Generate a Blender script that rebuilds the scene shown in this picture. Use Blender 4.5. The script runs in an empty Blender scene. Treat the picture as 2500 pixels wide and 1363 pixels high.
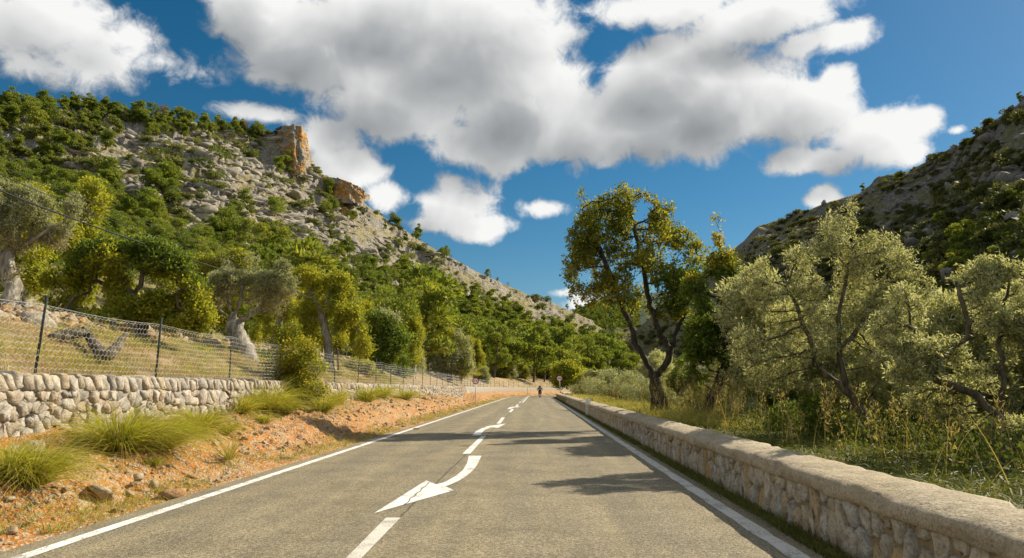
import bpy, math, random
import numpy as np
from mathutils import Vector

# ------------------------------------------------------------------ camera, sky, sun, exposure
scene = bpy.context.scene
COL = scene.collection
FPX, W0, H0 = 1700.0, 2500.0, 1363.0          # focal length and frame of the view, in its own units
EYE = np.array([0.0, 0.0, 1.40])
PITCH = math.atan(265.5 / FPX)
YAW = math.atan(61.0 * math.cos(PITCH) / FPX)
cam_data = bpy.data.cameras.new('camera')
cam = bpy.data.objects.new('camera', cam_data)
COL.objects.link(cam)
cam.location = EYE
cam.rotation_euler = (math.pi / 2 + PITCH, 0, YAW)
cam_data.sensor_fit = 'HORIZONTAL'
cam_data.sensor_width = 36.0
cam_data.lens = FPX / W0 * 36.0
cam_data.clip_start = 0.05
cam_data.clip_end = 20000
scene.camera = cam

SUN = np.array([1.10, 0.76, 1.0]); SUN /= np.linalg.norm(SUN)
SUN_EL = math.asin(SUN[2]); SUN_AZ = math.atan2(SUN[0], SUN[1])
sl = bpy.data.lights.new('sun', 'SUN')
sl.energy = 4.6; sl.angle = math.radians(0.55); sl.color = (1.0, 0.89, 0.70)
so = bpy.data.objects.new('sun', sl); COL.objects.link(so)
so.rotation_euler = Vector(-SUN).to_track_quat('-Z', 'Y').to_euler()
so.location = (60, 40, 60)

scene.render.engine = 'CYCLES'
scene.view_settings.view_transform = 'Standard'
scene.view_settings.look = 'None'
scene.view_settings.gamma = 1.0
scene.view_settings.exposure = 0.72
scene.view_settings.use_curve_mapping = False
scene.cycles.max_bounces = 6
scene.cycles.diffuse_bounces = 4
scene.cycles.glossy_bounces = 2
scene.cycles.transmission_bounces = 4
scene.cycles.transparent_max_bounces = 6
scene.cycles.use_denoising = True
scene.cycles.use_adaptive_sampling = True
scene.cycles.adaptive_threshold = 0.02
scene.cycles.caustics_reflective = False
scene.cycles.caustics_refractive = False

Rm = np.array(cam.rotation_euler.to_matrix())
def ray(px, py):
    """unit direction in the place through the view's point (px, py)"""
    px = np.asarray(px, float); py = np.asarray(py, float)
    d = np.stack([(px - W0 / 2) / FPX, -(py - H0 / 2) / FPX, -np.ones_like(px)], -1)
    d = d @ Rm.T
    return d / np.linalg.norm(d, axis=-1, keepdims=True)
def at_y(px, py, Y):
    d = ray(px, py); return EYE + d * (Y / d[..., 1])[..., None]
def at_x(px, py, X):
    d = ray(px, py); return EYE + d * (X / d[..., 0])[..., None]
def at_z(px, py, z=0.0):
    d = ray(px, py); return EYE + d * ((z - EYE[2]) / d[..., 2])[..., None]
def azel(px, py):
    d = ray(px, py); return np.arctan2(d[..., 0], d[..., 1]), np.arcsin(d[..., 2])

# ---- world
world = bpy.data.worlds.new('World'); scene.world = world; world.use_nodes = True
wt = world.node_tree; wn = wt.nodes; wl = wt.links
for n in list(wn): wn.remove(n)
def wnode(t, **k):
    n = wn.new(t)
    for a, b in k.items(): setattr(n, a, b)
    return n
def wput(sock, v):
    if isinstance(v, (int, float)): sock.default_value = v
    elif isinstance(v, (tuple, list)): sock.default_value = v
    else: wl.new(v, sock)
def wm(op, a, b=0.0, c=None, clamp=False):
    n = wnode('ShaderNodeMath', operation=op, use_clamp=clamp)
    wput(n.inputs[0], a); wput(n.inputs[1], b)
    if c is not None: wput(n.inputs[2], c)
    return n.outputs[0]
def wsmooth(x, lo, hi):
    n = wnode('ShaderNodeMapRange', interpolation_type='SMOOTHSTEP')
    wput(n.inputs[0], x); n.inputs[1].default_value = lo; n.inputs[2].default_value = hi
    return n.outputs[0]
SKY_STRENGTH = 0.10
tc = wnode('ShaderNodeTexCoord')
DIR = tc.outputs['Generated']
sep = wnode('ShaderNodeSeparateXYZ'); wl.new(DIR, sep.inputs[0])
az = wm('ARCTAN2', sep.outputs[0], sep.outputs[1])
el = wm('ARCSINE', sep.outputs[2])
CLOUDS = [  # centre and half size of each billow, in the view's units
    (640, 40, 170, 110), (800, 120, 250, 130), (980, 240, 230, 130), (1150, 130, 270, 170), (1290, 260, 240, 150),
    (1180, 350, 170, 75), (1000, 60, 260, 120), (1450, 310, 200, 120), (1640, 300, 240, 110), (1640, 190, 220, 115),
    (1790, 240, 210, 130), (1950, 270, 150, 95), (2040, 210, 60, 50),
    (1640, 20, 200, 60), (1860, 40, 230, 75), (2060, 85, 95, 45), (1950, 110, 80, 40),
    (2150, 340, 150, 75), (2020, 395, 140, 42), (2255, 300, 55, 38), (2230, 370, 70, 40), (1930, 390, 60, 40),
    (40, 70, 190, 95), (210, 60, 190, 80), (240, 150, 150, 70), (400, 150, 130, 55), (60, 150, 110, 40), (330, 90, 120, 60),
    (650, 280, 130, 26), (800, 330, 110, 60), (850, 410, 120, 65), (940, 480, 70, 45),
    (1100, 500, 110, 70), (1160, 555, 85, 40), (1095, 450, 50, 38), (1050, 545, 70, 25),
    (1335, 507, 66, 24), (2010, 482, 55, 40), (2340, 318, 30, 16),
    (1420, 745, 70, 30), (1380, 715, 60, 18),
]
def cloud_field(a, e, rmin=0):
    m = None
    for (cx_, cy_, rx, ry) in CLOUDS:
        if rx < rmin: continue
        ca, ce = azel(cx_, cy_)
        a1, _ = azel(cx_ + rx, cy_); a0, _ = azel(cx_ - rx, cy_)
        _, e1 = azel(cx_, cy_ - ry); _, e0 = azel(cx_, cy_ + ry)
        ra = float(a1 - a0) / 2; re_ = float(e1 - e0) / 2
        dx = wm('MULTIPLY_ADD', a, 1 / ra, -float(ca) / ra)
        dy = wm('MULTIPLY_ADD', e, 1 / re_, -float(ce) / re_)
        r = wm('SQRT', wm('ADD', wm('MULTIPLY', dx, dx), wm('MULTIPLY', dy, dy)))
        b = wm('SUBTRACT', 1.0, r)
        b = wm('MULTIPLY', b, min(1.0, 0.45 + 0.0045 * min(rx, ry)) * (0.5 if cx_ < 450 else 1.0))
        m = b if m is None else wm('SMOOTH_MAX', m, b, 0.16)
    return m
def wnoise(vec, scale, detail, rough=0.55, dist=0.0, lac=2.1):
    n = wnode('ShaderNodeTexNoise'); n.inputs['Scale'].default_value = scale; n.inputs['Detail'].default_value = detail
    n.inputs['Roughness'].default_value = rough; n.inputs['Distortion'].default_value = dist; n.inputs['Lacunarity'].default_value = lac
    wl.new(vec, n.inputs['Vector']); return n.outputs['Fac']
def wvadd(v, t):
    n = wnode('ShaderNodeVectorMath', operation='ADD'); wl.new(v, n.inputs[0]); n.inputs[1].default_value = t; return n.outputs[0]
A0, A1 = float(azel(-150, 681)[0]), float(azel(2650, 681)[0])
inside = wm('MULTIPLY', wm('MULTIPLY', wsmooth(az, A0 - .12, A0), wsmooth(az, A1 + .12, A1)), wsmooth(el, 0.80, 0.62))
def density(off):
    a = wm('ADD', az, off[0]) if off else az
    e = wm('ADD', el, off[1]) if off else el
    vec = wvadd(DIR, (off[0], 0, off[1])) if off else DIR
    m = cloud_field(a, e, 105 if off else 0)
    gen = wm('MULTIPLY_ADD', wnoise(vec, 2.3, 3), 2.6, -1.22)
    mixn = wnode('ShaderNodeMix', data_type='FLOAT'); wput(mixn.inputs[0], inside); wput(mixn.inputs[2], gen); wput(mixn.inputs[3], m)
    n1 = wnoise(vec, 7.5, 3 if off else 8, 0.56, 0.25)
    n = wm('ADD', wm('MULTIPLY_ADD', n1, 1.2, -0.60), wm('MULTIPLY_ADD', wnoise(vec, 27.0, 7, 0.62, 0.5), 0.75, -0.375)) if not off else wm('MULTIPLY_ADD', n1, 1.2, -0.60)
    return wm('ADD', mixn.outputs[0], n), mixn.outputs[0]
d0, m0 = density(None)
d1, m1 = density((0.045, 0.04))
alpha = wsmooth(d0, -0.08, 0.28)
thick = wsmooth(d0, 0.18, 1.0)
lit = wm('MULTIPLY_ADD', wm('SUBTRACT', d0, d1), 0.85, 0.66)
lit = wm('SUBTRACT', lit, wm('MULTIPLY', thick, 0.60), clamp=True)
ccr = wnode('ShaderNodeValToRGB'); cr = ccr.color_ramp
cr.elements[0].position = 0.0; cr.elements[0].color = (0.30, 0.32, 0.335, 1)
cr.elements[1].position = 1.0; cr.elements[1].color = (0.95, 0.95, 0.93, 1)
e_ = cr.elements.new(0.35); e_.color = (0.45, 0.465, 0.475, 1)
e_ = cr.elements.new(0.65); e_.color = (0.68, 0.69, 0.69, 1)
wl.new(lit, ccr.inputs[0])
csc = wnode('ShaderNodeVectorMath', operation='SCALE'); wl.new(ccr.outputs[0], csc.inputs[0]); csc.inputs[3].default_value = 0.60 / SKY_STRENGTH
skyt = wnode('ShaderNodeTexSky', sky_type='NISHITA')
skyt.sun_disc = False; skyt.sun_elevation = SUN_EL; skyt.sun_rotation = SUN_AZ
skyt.altitude = 300; skyt.air_density = 1.0; skyt.dust_density = 0.3; skyt.ozone_density = 3.0
hsv = wnode('ShaderNodeHueSaturation'); hsv.inputs['Saturation'].default_value = 1.36; hsv.inputs['Value'].default_value = 0.46
hsv.inputs['Hue'].default_value = 0.487
wl.new(skyt.outputs[0], hsv.inputs['Color'])
cmix = wnode('ShaderNodeMix', data_type='RGBA'); wl.new(alpha, cmix.inputs[0]); wl.new(hsv.outputs[0], cmix.inputs[6]); wl.new(csc.outputs[0], cmix.inputs[7])
bg = wnode('ShaderNodeBackground'); bg.inputs['Strength'].default_value = SKY_STRENGTH
wl.new(cmix.outputs[2], bg.inputs['Color'])
wo = wnode('ShaderNodeOutputWorld'); wl.new(bg.outputs[0], wo.inputs['Surface'])
world.cycles.sampling_method = 'MANUAL'; world.cycles.sample_map_resolution = 512

# ------------------------------------------------------------------ helpers
rng = np.random.default_rng(11)
def nrm(v):
    return v / np.maximum(np.linalg.norm(v, axis=-1, keepdims=True), 1e-9)
def _h(ix, iy, iz):
    h = (ix.astype(np.int64) * 374761393 + iy.astype(np.int64) * 668265263 + iz.astype(np.int64) * 2147483647) & 0xFFFFFFFF
    h = ((h ^ (h >> 13)) * 1274126177) & 0xFFFFFFFF
    h = ((h ^ (h >> 16)) * 2246822519) & 0xFFFFFFFF
    return ((h ^ (h >> 15)) & 0xFFFFFF) / float(0xFFFFFF)
def vnoise(x, y, z=0.0):
    x, y, z = np.broadcast_arrays(np.asarray(x, float), np.asarray(y, float), np.asarray(z, float))
    ix, iy, iz = np.floor(x), np.floor(y), np.floor(z)
    fx, fy, fz = x - ix, y - iy, z - iz
    fx = fx * fx * fx * (fx * (fx * 6 - 15) + 10); fy = fy * fy * fy * (fy * (fy * 6 - 15) + 10); fz = fz * fz * fz * (fz * (fz * 6 - 15) + 10)
    ix = ix.astype(np.int64); iy = iy.astype(np.int64); iz = iz.astype(np.int64)
    def L(a, b, t): return a + (b - a) * t
    flat = not np.any(fz)
    c0 = L(L(_h(ix, iy, iz), _h(ix + 1, iy, iz), fx), L(_h(ix, iy + 1, iz), _h(ix + 1, iy + 1, iz), fx), fy)
    if flat: return c0
    c1 = L(L(_h(ix, iy, iz + 1), _h(ix + 1, iy, iz + 1), fx), L(_h(ix, iy + 1, iz + 1), _h(ix + 1, iy + 1, iz + 1), fx), fy)
    return L(c0, c1, fz)
def fbm(x, y, z=0.0, o=4, g=0.5):
    s = 0; a = 1.0; t = 0
    for k in range(o):
        s = s + a * vnoise(np.asarray(x) * 2.03 ** k + 17.3 * k, np.asarray(y) * 2.03 ** k + 5.7 * k, np.asarray(z) * 2.03 ** k + 3.1 * k if np.any(z) else 0.0); t += a; a *= g
    return s / t
def ridged(x, y, o=4, g=0.5):
    s = 0; a = 1.0; t = 0
    for k in range(o):
        s = s + a * (1 - np.abs(2 * vnoise(x * 2.07 ** k + 11.1 * k, y * 2.07 ** k + 31.7 * k) - 1)); t += a; a *= g
    return s / t
def sstep(x, a, b):
    t = np.clip((x - a) / (b - a), 0, 1); return t * t * (3 - 2 * t)

def mesh_np(name, V, F, mats=None, mi=None, smooth=False):
    """one mesh from a vertex array and one or several face arrays (n, 3) / (n, 4)"""
    if not isinstance(F, list): F = [F]
    F = [np.asarray(f, np.int32) for f in F if len(f)]
    me = bpy.data.meshes.new(name)
    V = np.ascontiguousarray(V, dtype=np.float32).reshape(-1, 3)
    me.vertices.add(len(V)); me.vertices.foreach_set('co', V.ravel())
    loops = np.concatenate([f.ravel() for f in F]); tot = np.concatenate([np.full(len(f), f.shape[1], np.int32) for f in F])
    start = np.concatenate([[0], np.cumsum(tot)[:-1]]).astype(np.int32)
    me.loops.add(len(loops)); me.loops.foreach_set('vertex_index', loops)
    me.polygons.add(len(tot)); me.polygons.foreach_set('loop_start', start); me.polygons.foreach_set('loop_total', tot)
    for m in (mats if isinstance(mats, (list, tuple)) else [mats] if mats else []): me.materials.append(m)
    if mi is not None: me.polygons.foreach_set('material_index', np.asarray(mi, np.int32))
    if smooth: me.polygons.foreach_set('use_smooth', np.ones(len(tot), bool))
    me.update(calc_edges=True)
    return me
def link(name, me, parent=None, loc=(0, 0, 0)):
    o = bpy.data.objects.new(name, me); COL.objects.link(o)
    if parent is not None: o.parent = parent
    o.location = loc
    return o
def tag(o, label=None, cat=None, group=None, kind=None):
    if label: o['label'] = label
    if cat: o['category'] = cat
    if group: o['group'] = group
    if kind: o['kind'] = kind
    return o
def empty(name, loc=(0, 0, 0)):
    o = bpy.data.objects.new(name, None); COL.objects.link(o); o.location = loc; o.empty_display_size = 0.2
    return o
class Bag:
    """collects pieces and makes them one mesh"""
    def __init__(s): s.V = []; s.F = {}; s.n = 0; s.mi = {}
    def add(s, V, F, m=0):
        V = np.asarray(V, float).reshape(-1, 3); F = np.asarray(F, np.int64)
        s.V.append(V); k = F.shape[1]
        s.F.setdefault(k, []).append(F + s.n); s.mi.setdefault(k, []).append(np.full(len(F), m)); s.n += len(V)
    def mesh(s, name, mats, smooth=False):
        ks = sorted(s.F); F = [np.concatenate(s.F[k]) for k in ks]; mi = np.concatenate([np.concatenate(s.mi[k]) for k in ks])
        return mesh_np(name, np.concatenate(s.V), F, mats, mi, smooth)
def grid_faces(nu, nv):
    i = np.arange(nu - 1)[:, None] * nv + np.arange(nv - 1)[None, :]
    return np.stack([i, i + nv, i + nv + 1, i + 1], -1).reshape(-1, 4)
def box(c, s):
    c = np.asarray(c, float); s = np.asarray(s, float) / 2
    V = np.array([[x, y, z] for x in (-1, 1) for y in (-1, 1) for z in (-1, 1)]) * s + c
    F = np.array([[0, 1, 3, 2], [4, 6, 7, 5], [0, 4, 5, 1], [2, 3, 7, 6], [0, 2, 6, 4], [1, 5, 7, 3]])
    return V, F
def tube(P, R, k=6, wob=0.0, caps=True):
    """rings of k points along the polyline P with radii R"""
    P = np.asarray(P, float); R = np.broadcast_to(np.asarray(R, float), (len(P),))
    T = np.gradient(P, axis=0) if len(P) > 1 else np.array([[0, 0, 1.]]); T = nrm(T)
    ref = np.array([0.0, 0, 1]) if abs(T[0][2]) < 0.85 else np.array([1.0, 0, 0])
    a = nrm(np.cross(T, ref)); 
    for i in range(1, len(P)):
        v = a[i - 1] - T[i] * np.dot(a[i - 1], T[i]); l = np.linalg.norm(v)
        a[i] = v / l if l > 1e-6 else a[i]
    b = np.cross(T, a)
    th = np.arange(k) * 2 * np.pi / k
    rr = R[:, None] * np.ones(k)
    if wob:
        q = P[:, None, :] + (a[:, None] * np.cos(th)[None, :, None] + b[:, None] * np.sin(th)[None, :, None]) * R[:, None, None]
        rr = rr * (1 + wob * (fbm(q[..., 0] * 7, q[..., 1] * 7, q[..., 2] * 4 + 50, 3) - 0.5) * 2)
    V = P[:, None, :] + rr[..., None] * (a[:, None] * np.cos(th)[None, :, None] + b[:, None] * np.sin(th)[None, :, None])
    i = np.arange(len(P) - 1)[:, None] * k; j = np.arange(k)[None, :]; j2 = (np.arange(k) + 1)[None, :] % k
    F = np.stack([i + j, i + j2, i + k + j2, i + k + j], -1).reshape(-1, 4)
    V = V.reshape(-1, 3)
    if caps:
        n = len(V); V = np.vstack([V, P[0], P[-1]])
        jj = np.arange(k); j3 = (jj + 1) % k
        c0 = np.stack([j3, jj, np.full(k, n), np.full(k, n)], -1); m = (len(P) - 1) * k
        c1 = np.stack([m + jj, m + j3, np.full(k, n + 1), np.full(k, n + 1)], -1)
        return V, F, c0[:, :3], c1[:, :3]
    return V, F
def bag_tube(bag, P, R, k=6, wob=0.0, m=0, caps=True):
    if caps:
        V, F, c0, c1 = tube(P, R, k, wob); n = bag.n
        bag.add(V, F, m); bag.F.setdefault(3, []).append(np.vstack([c0, c1]) + n); bag.mi.setdefault(3, []).append(np.full(2 * k, m))
    else:
        V, F = tube(P, R, k, wob, False); bag.add(V, F, m)

# ---- materials
MATS = {}
class NT:
    def __init__(s, name):
        s.m = bpy.data.materials.new(name); s.m.use_nodes = True; s.t = s.m.node_tree; s.n = s.t.nodes; s.l = s.t.links
        s.b = s.n['Principled BSDF']; s.out = s.n['Material Output']; MATS[name] = s.m
        s.b.inputs['Specular IOR Level'].default_value = 0.25; s.b.inputs['Roughness'].default_value = 0.85
        s._tc = None
    def node(s, t, **k):
        n = s.n.new(t)
        for a, b in k.items(): setattr(n, a, b)
        return n
    def put(s, sock, v):
        if isinstance(v, bpy.types.NodeSocket): s.l.new(v, sock)
        elif isinstance(v, (tuple, list)) and len(v) == 3 and sock.type == 'RGBA': sock.default_value = (*v, 1)
        else: sock.default_value = v
    @property
    def obj(s):
        if s._tc is None: s._tc = s.node('ShaderNodeNewGeometry')
        return s._tc.outputs['Position']
    def geo(s, k):
        s.obj; return s._tc.outputs[k]
    def scalev(s, v, sc):
        n = s.node('ShaderNodeVectorMath', operation='MULTIPLY'); s.put(n.inputs[0], v); n.inputs[1].default_value = sc; return n.outputs[0]
    def noise(s, scale, detail=4, rough=0.55, vec=None, dist=0.0, out='Fac'):
        n = s.node('ShaderNodeTexNoise'); n.inputs['Scale'].default_value = scale; n.inputs['Detail'].default_value = detail
        n.inputs['Roughness'].default_value = rough; n.inputs['Distortion'].default_value = dist
        s.l.new(vec if vec is not None else s.obj, n.inputs['Vector']); return n.outputs[out]
    def voro(s, scale, feature='F1', vec=None, out='Distance', rand=1.0):
        n = s.node('ShaderNodeTexVoronoi', feature=feature); n.inputs['Scale'].default_value = scale; n.inputs['Randomness'].default_value = rand
        s.l.new(vec if vec is not None else s.obj, n.inputs['Vector']); return n.outputs[out]
    def math(s, op, a, b=0.0, clamp=False):
        n = s.node('ShaderNodeMath', operation=op, use_clamp=clamp); s.put(n.inputs[0], a); s.put(n.inputs[1], b); return n.outputs[0]
    def ss(s, x, lo, hi):
        n = s.node('ShaderNodeMapRange', interpolation_type='SMOOTHSTEP'); s.put(n.inputs[0], x); n.inputs[1].default_value = lo; n.inputs[2].default_value = hi; return n.outputs[0]
    def mix(s, f, a, b, blend='MIX'):
        n = s.node('ShaderNodeMix', data_type='RGBA', blend_type=blend); s.put(n.inputs[0], f); s.put(n.inputs[6], a); s.put(n.inputs[7], b); return n.outputs[2]
    def ramp(s, f, stops, interp='LINEAR'):
        n = s.node('ShaderNodeValToRGB'); r = n.color_ramp; r.interpolation = interp
        r.elements[0].position, r.elements[0].color = stops[0][0], (*stops[0][1], 1)
        r.elements[1].position, r.elements[1].color = stops[-1][0], (*stops[-1][1], 1)
        for p, c in stops[1:-1]:
            e = r.elements.new(p); e.color = (*c, 1)
        s.put(n.inputs[0], f); return n.outputs[0]
    def bump(s, h, strength=0.5, dist=0.05):
        n = s.node('ShaderNodeBump'); n.inputs['Strength'].default_value = strength; n.inputs['Distance'].default_value = dist
        s.put(n.inputs['Height'], h)
        if s.b.inputs['Normal'].is_linked: s.l.new(s.b.inputs['Normal'].links[0].from_socket, n.inputs['Normal'])
        s.l.new(n.outputs[0], s.b.inputs['Normal']); return n
    def color(s, c): s.put(s.b.inputs['Base Color'], c)
    def rough(s, v): s.put(s.b.inputs['Roughness'], v)
    def objrand(s):
        return s.node('ShaderNodeObjectInfo').outputs['Random']

def leaf_mat(name, stops, trans=0.35, tint=(1, 1, 1), clump=1.1, rough=0.5, spec=0.3, back=None, vary=0.0):
    q = NT(name)
    r = q.geo('Random Per Island')
    f = q.math('ADD', q.math('MULTIPLY', r, 0.55), q.math('MULTIPLY', q.noise(clump, 3, 0.6), 0.75))
    f = q.math('SUBTRACT', f, 0.14, True)
    if vary: f = q.math('ADD', f, q.math('MULTIPLY', q.math('SUBTRACT', q.objrand(), 0.5), vary), True)
    c = q.ramp(f, stops)
    if back: c = q.mix(q.geo('Backfacing'), c, q.mix(0.75, c, back))
    q.color(c); q.rough(rough); q.b.inputs['Specular IOR Level'].default_value = spec
    t = q.node('ShaderNodeBsdfTranslucent'); q.put(t.inputs['Color'], q.mix(1.0, c, (1.25, 1.2, 0.6), 'MULTIPLY'))
    mx = q.node('ShaderNodeMixShader'); mx.inputs[0].default_value = trans
    q.l.new(q.b.outputs[0], mx.inputs[1]); q.l.new(t.outputs[0], mx.inputs[2]); q.l.new(mx.outputs[0], q.out.inputs['Surface'])
    return q.m
def plain(name, col, rough=0.6, var=0.12, scale=20, metal=0.0, spec=0.4):
    q = NT(name)
    n = q.noise(scale, 4)
    q.color(q.mix(n, tuple(c * (1 - var) for c in col), tuple(min(1, c * (1 + var)) for c in col)))
    q.rough(rough); q.b.inputs['Metallic'].default_value = metal; q.b.inputs['Specular IOR Level'].default_value = spec
    return q.m

# asphalt
q = NT('asphalt')
sp = q.math('ADD', q.math('MULTIPLY', q.noise(90, 2, 0.7), 0.6), q.math('MULTIPLY', q.noise(36, 2, 0.6), 0.4)); sp2 = q.voro(70); mid = q.noise(1.3, 5, 0.6); lng = q.noise(1.0, 4, 0.6, q.scalev(q.obj, (1.6, 0.09, 1)))
c = q.ramp(sp, [(0.36, (0.060, 0.052, 0.034)), (0.5, (0.215, 0.184, 0.122)), (0.64, (0.47, 0.405, 0.275))])
c = q.mix(q.ss(mid, 0.3, 0.75), c, q.mix(1.0, c, (0.72, 0.72, 0.73), 'MULTIPLY'))
c = q.mix(q.ss(lng, 0.40, 0.72), c, q.mix(1.0, c, (1.32, 1.28, 1.18), 'MULTIPLY'))
sx = q.node('ShaderNodeSeparateXYZ'); q.l.new(q.obj, sx.inputs[0])
wob = q.math('MULTIPLY', q.math('SUBTRACT', q.noise(2.2, 3), 0.5), 0.06)
tx = sx.outputs[0]
for cx_ in (-0.55, 1.05, -3.6, -2.2):
    band = q.ss(q.math('ABSOLUTE', q.math('SUBTRACT', q.math('ADD', tx, q.math('MULTIPLY', wob, 2.0)), cx_)), 0.42, 0.05)
    c = q.mix(q.math('MULTIPLY', band, 0.30), c, q.mix(1.0, c, (0.70, 0.70, 0.72), 'MULTIPLY'))
stn = q.ss(q.noise(0.55, 5, 0.7), 0.60, 0.70); c = q.mix(q.math('MULTIPLY', stn, 0.4), c, q.mix(1.0, c, (0.6, 0.6, 0.6), 'MULTIPLY'))
seam = q.math('ABSOLUTE', q.math('ADD', q.math('ADD', sx.outputs[0], 1.50), wob))
c = q.mix(q.math('MULTIPLY', q.ss(seam, 0.022, 0.004), 0.72), c, (0.03, 0.03, 0.026))
q.color(c); q.rough(0.8); q.bump(sp, 0.55, 0.012); q.bump(sp2, 0.3, 0.008)
# road paint
q = NT('road_paint')
w = q.noise(55, 3, 0.7); w2 = q.noise(4, 4, 0.6)
worn = q.ss(q.math('ADD', w, q.math('MULTIPLY', w2, 0.6)), 0.82, 0.98)
c = q.mix(q.ss(w2, 0.3, 0.8), (0.80, 0.79, 0.75), (0.66, 0.65, 0.60))
q.color(q.mix(worn, c, (0.17, 0.16, 0.14))); q.rough(0.65); q.bump(w, 0.3, 0.006)
q = NT('worn_road_paint')
w = q.noise(55, 3, 0.7); w2 = q.noise(3, 4, 0.6)
worn = q.ss(q.math('ADD', w, q.math('MULTIPLY', w2, 0.6)), 0.80, 0.98)
q.color(q.mix(worn, (0.62, 0.59, 0.52), (0.19, 0.18, 0.15))); q.rough(0.7); q.bump(w, 0.3, 0.006)
# bank soil
q = NT('bank_soil')
big = q.noise(0.9, 5, 0.62); med = q.noise(5, 5, 0.65); fin = q.noise(38, 4, 0.7); peb = q.voro(26, out='Color'); pd = q.voro(26)
pebv = q.node('ShaderNodeSeparateColor'); q.l.new(peb, pebv.inputs[0])
c = q.ramp(q.math('ADD', q.math('MULTIPLY', big, 0.7), q.math('MULTIPLY', med, 0.3)), [(0.36, (0.50, 0.39, 0.24)), (0.43, (0.50, 0.31, 0.13)), (0.50, (0.50, 0.22, 0.055)), (0.66, (0.52, 0.27, 0.085))])
c = q.mix(q.ss(pebv.outputs[0], 0.60, 0.85), c, (0.50, 0.42, 0.30))
c = q.mix(q.ss(fin, 0.35, 0.7), c, q.mix(1.0, c, (0.62, 0.56, 0.50), 'MULTIPLY'))
q.color(c); q.rough(0.95); q.bump(fin, 0.8, 0.03); q.bump(pd, 0.7, 0.03)
# ground behind the walls (dry field) and valley ground
q = NT('field_soil')
big = q.noise(0.35, 5, 0.6); med = q.noise(3.2, 5, 0.65); fin = q.noise(30, 4, 0.7)
c = q.ramp(q.math('ADD', q.math('MULTIPLY', big, 0.6), q.math('MULTIPLY', med, 0.4)), [(0.34, (0.15, 0.16, 0.05)), (0.45, (0.30, 0.24, 0.11)), (0.54, (0.44, 0.31, 0.17)), (0.68, (0.47, 0.37, 0.25))])
sx = q.node('ShaderNodeSeparateXYZ'); q.l.new(q.obj, sx.inputs[0])
gr = q.ramp(q.math('ADD', q.math('MULTIPLY', big, 0.5), q.math('MULTIPLY', med, 0.5)), [(0.35, (0.06, 0.075, 0.02)), (0.55, (0.14, 0.14, 0.04)), (0.7, (0.26, 0.21, 0.09))])
c = q.mix(q.ss(sx.outputs[0], 2.8, 3.6), c, gr)
c = q.mix(q.ss(sx.outputs[0], -16.0, -26.0), c, gr)
c = q.mix(q.ss(fin, 0.35, 0.7), c, q.mix(1.0, c, (0.6, 0.56, 0.5), 'MULTIPLY'))
q.color(c); q.rough(0.95); q.bump(fin, 0.8, 0.05); q.bump(med, 0.5, 0.15)
# mountain limestone with scrub
def hill_mat(name, rockA, rockB, soil, green, gw):
    q = NT(name)
    g1 = q.noise(0.035, 5, 0.6); g2 = q.noise(0.22, 5, 0.65); r1 = q.noise(0.5, 6, 0.62); r2 = q.noise(2.2, 4, 0.65)
    crack = q.voro(0.55, 'DISTANCE_TO_EDGE')
    rock = q.mix(q.ss(r1, 0.35, 0.68), rockA, rockB)
    rock = q.mix(q.ss(r2, 0.40, 0.72), rock, q.mix(1.0, rock, (0.60, 0.58, 0.55), 'MULTIPLY'))
    sepn = q.node('ShaderNodeSeparateXYZ'); q.l.new(q.geo('True Normal'), sepn.inputs[0])
    veg = q.math('ADD', q.math('MULTIPLY', q.math('ADD', g1, g2), 0.5), q.math('MULTIPLY', sepn.outputs[2], 0.22))
    sm = q.mix(q.ss(q.noise(0.6, 4), 0.42, 0.6), soil, green)
    c = q.mix(q.ss(veg, gw, gw + 0.07), rock, sm)
    org = q.ss(q.noise(0.05, 4, 0.6, q.scalev(q.obj, (1, 1, 0.6))), 0.66, 0.74)
    c = q.mix(q.math('MULTIPLY', org, 0.5), c, (0.42, 0.24, 0.10))
    q.color(c); q.rough(0.95); q.bump(r1, 1.0, 1.6); q.bump(crack, 0.7, 0.8); q.bump(r2, 0.8, 0.35)
    return q.m
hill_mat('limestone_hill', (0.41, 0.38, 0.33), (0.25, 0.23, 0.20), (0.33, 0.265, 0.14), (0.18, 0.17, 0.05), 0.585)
hill_mat('shade_toned_limestone_hill', (0.25, 0.24, 0.22), (0.16, 0.155, 0.14), (0.19, 0.165, 0.08), (0.105, 0.115, 0.04), 0.58)  # same limestone darkened: the mountain's shade is put into the colour
hill_mat('far_hill_scrub', (0.20, 0.22, 0.20), (0.15, 0.17, 0.14), (0.10, 0.13, 0.08), (0.05, 0.085, 0.05), 0.5)
q = NT('orange_cliff')
v = q.scalev(q.obj, (0.5, 0.5, 0.16)); n1 = q.noise(1.0, 6, 0.65, v); n2 = q.noise(0.9, 5, 0.65)
c = q.ramp(n1, [(0.32, (0.33, 0.30, 0.26)), (0.42, (0.42, 0.34, 0.24)), (0.48, (0.52, 0.31, 0.12)), (0.60, (0.56, 0.27, 0.075)), (0.70, (0.46, 0.37, 0.27))])
c = q.mix(q.ss(q.noise(0.09, 3, 0.5), 0.42, 0.52), (0.36, 0.33, 0.285), c)
q.color(q.mix(q.ss(n2, 0.5, 0.75), c, q.mix(1.0, c, (0.55, 0.5, 0.48), 'MULTIPLY'))); q.rough(0.95); q.bump(n2, 1.0, 1.2); q.bump(n1, 0.8, 0.8)
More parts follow.
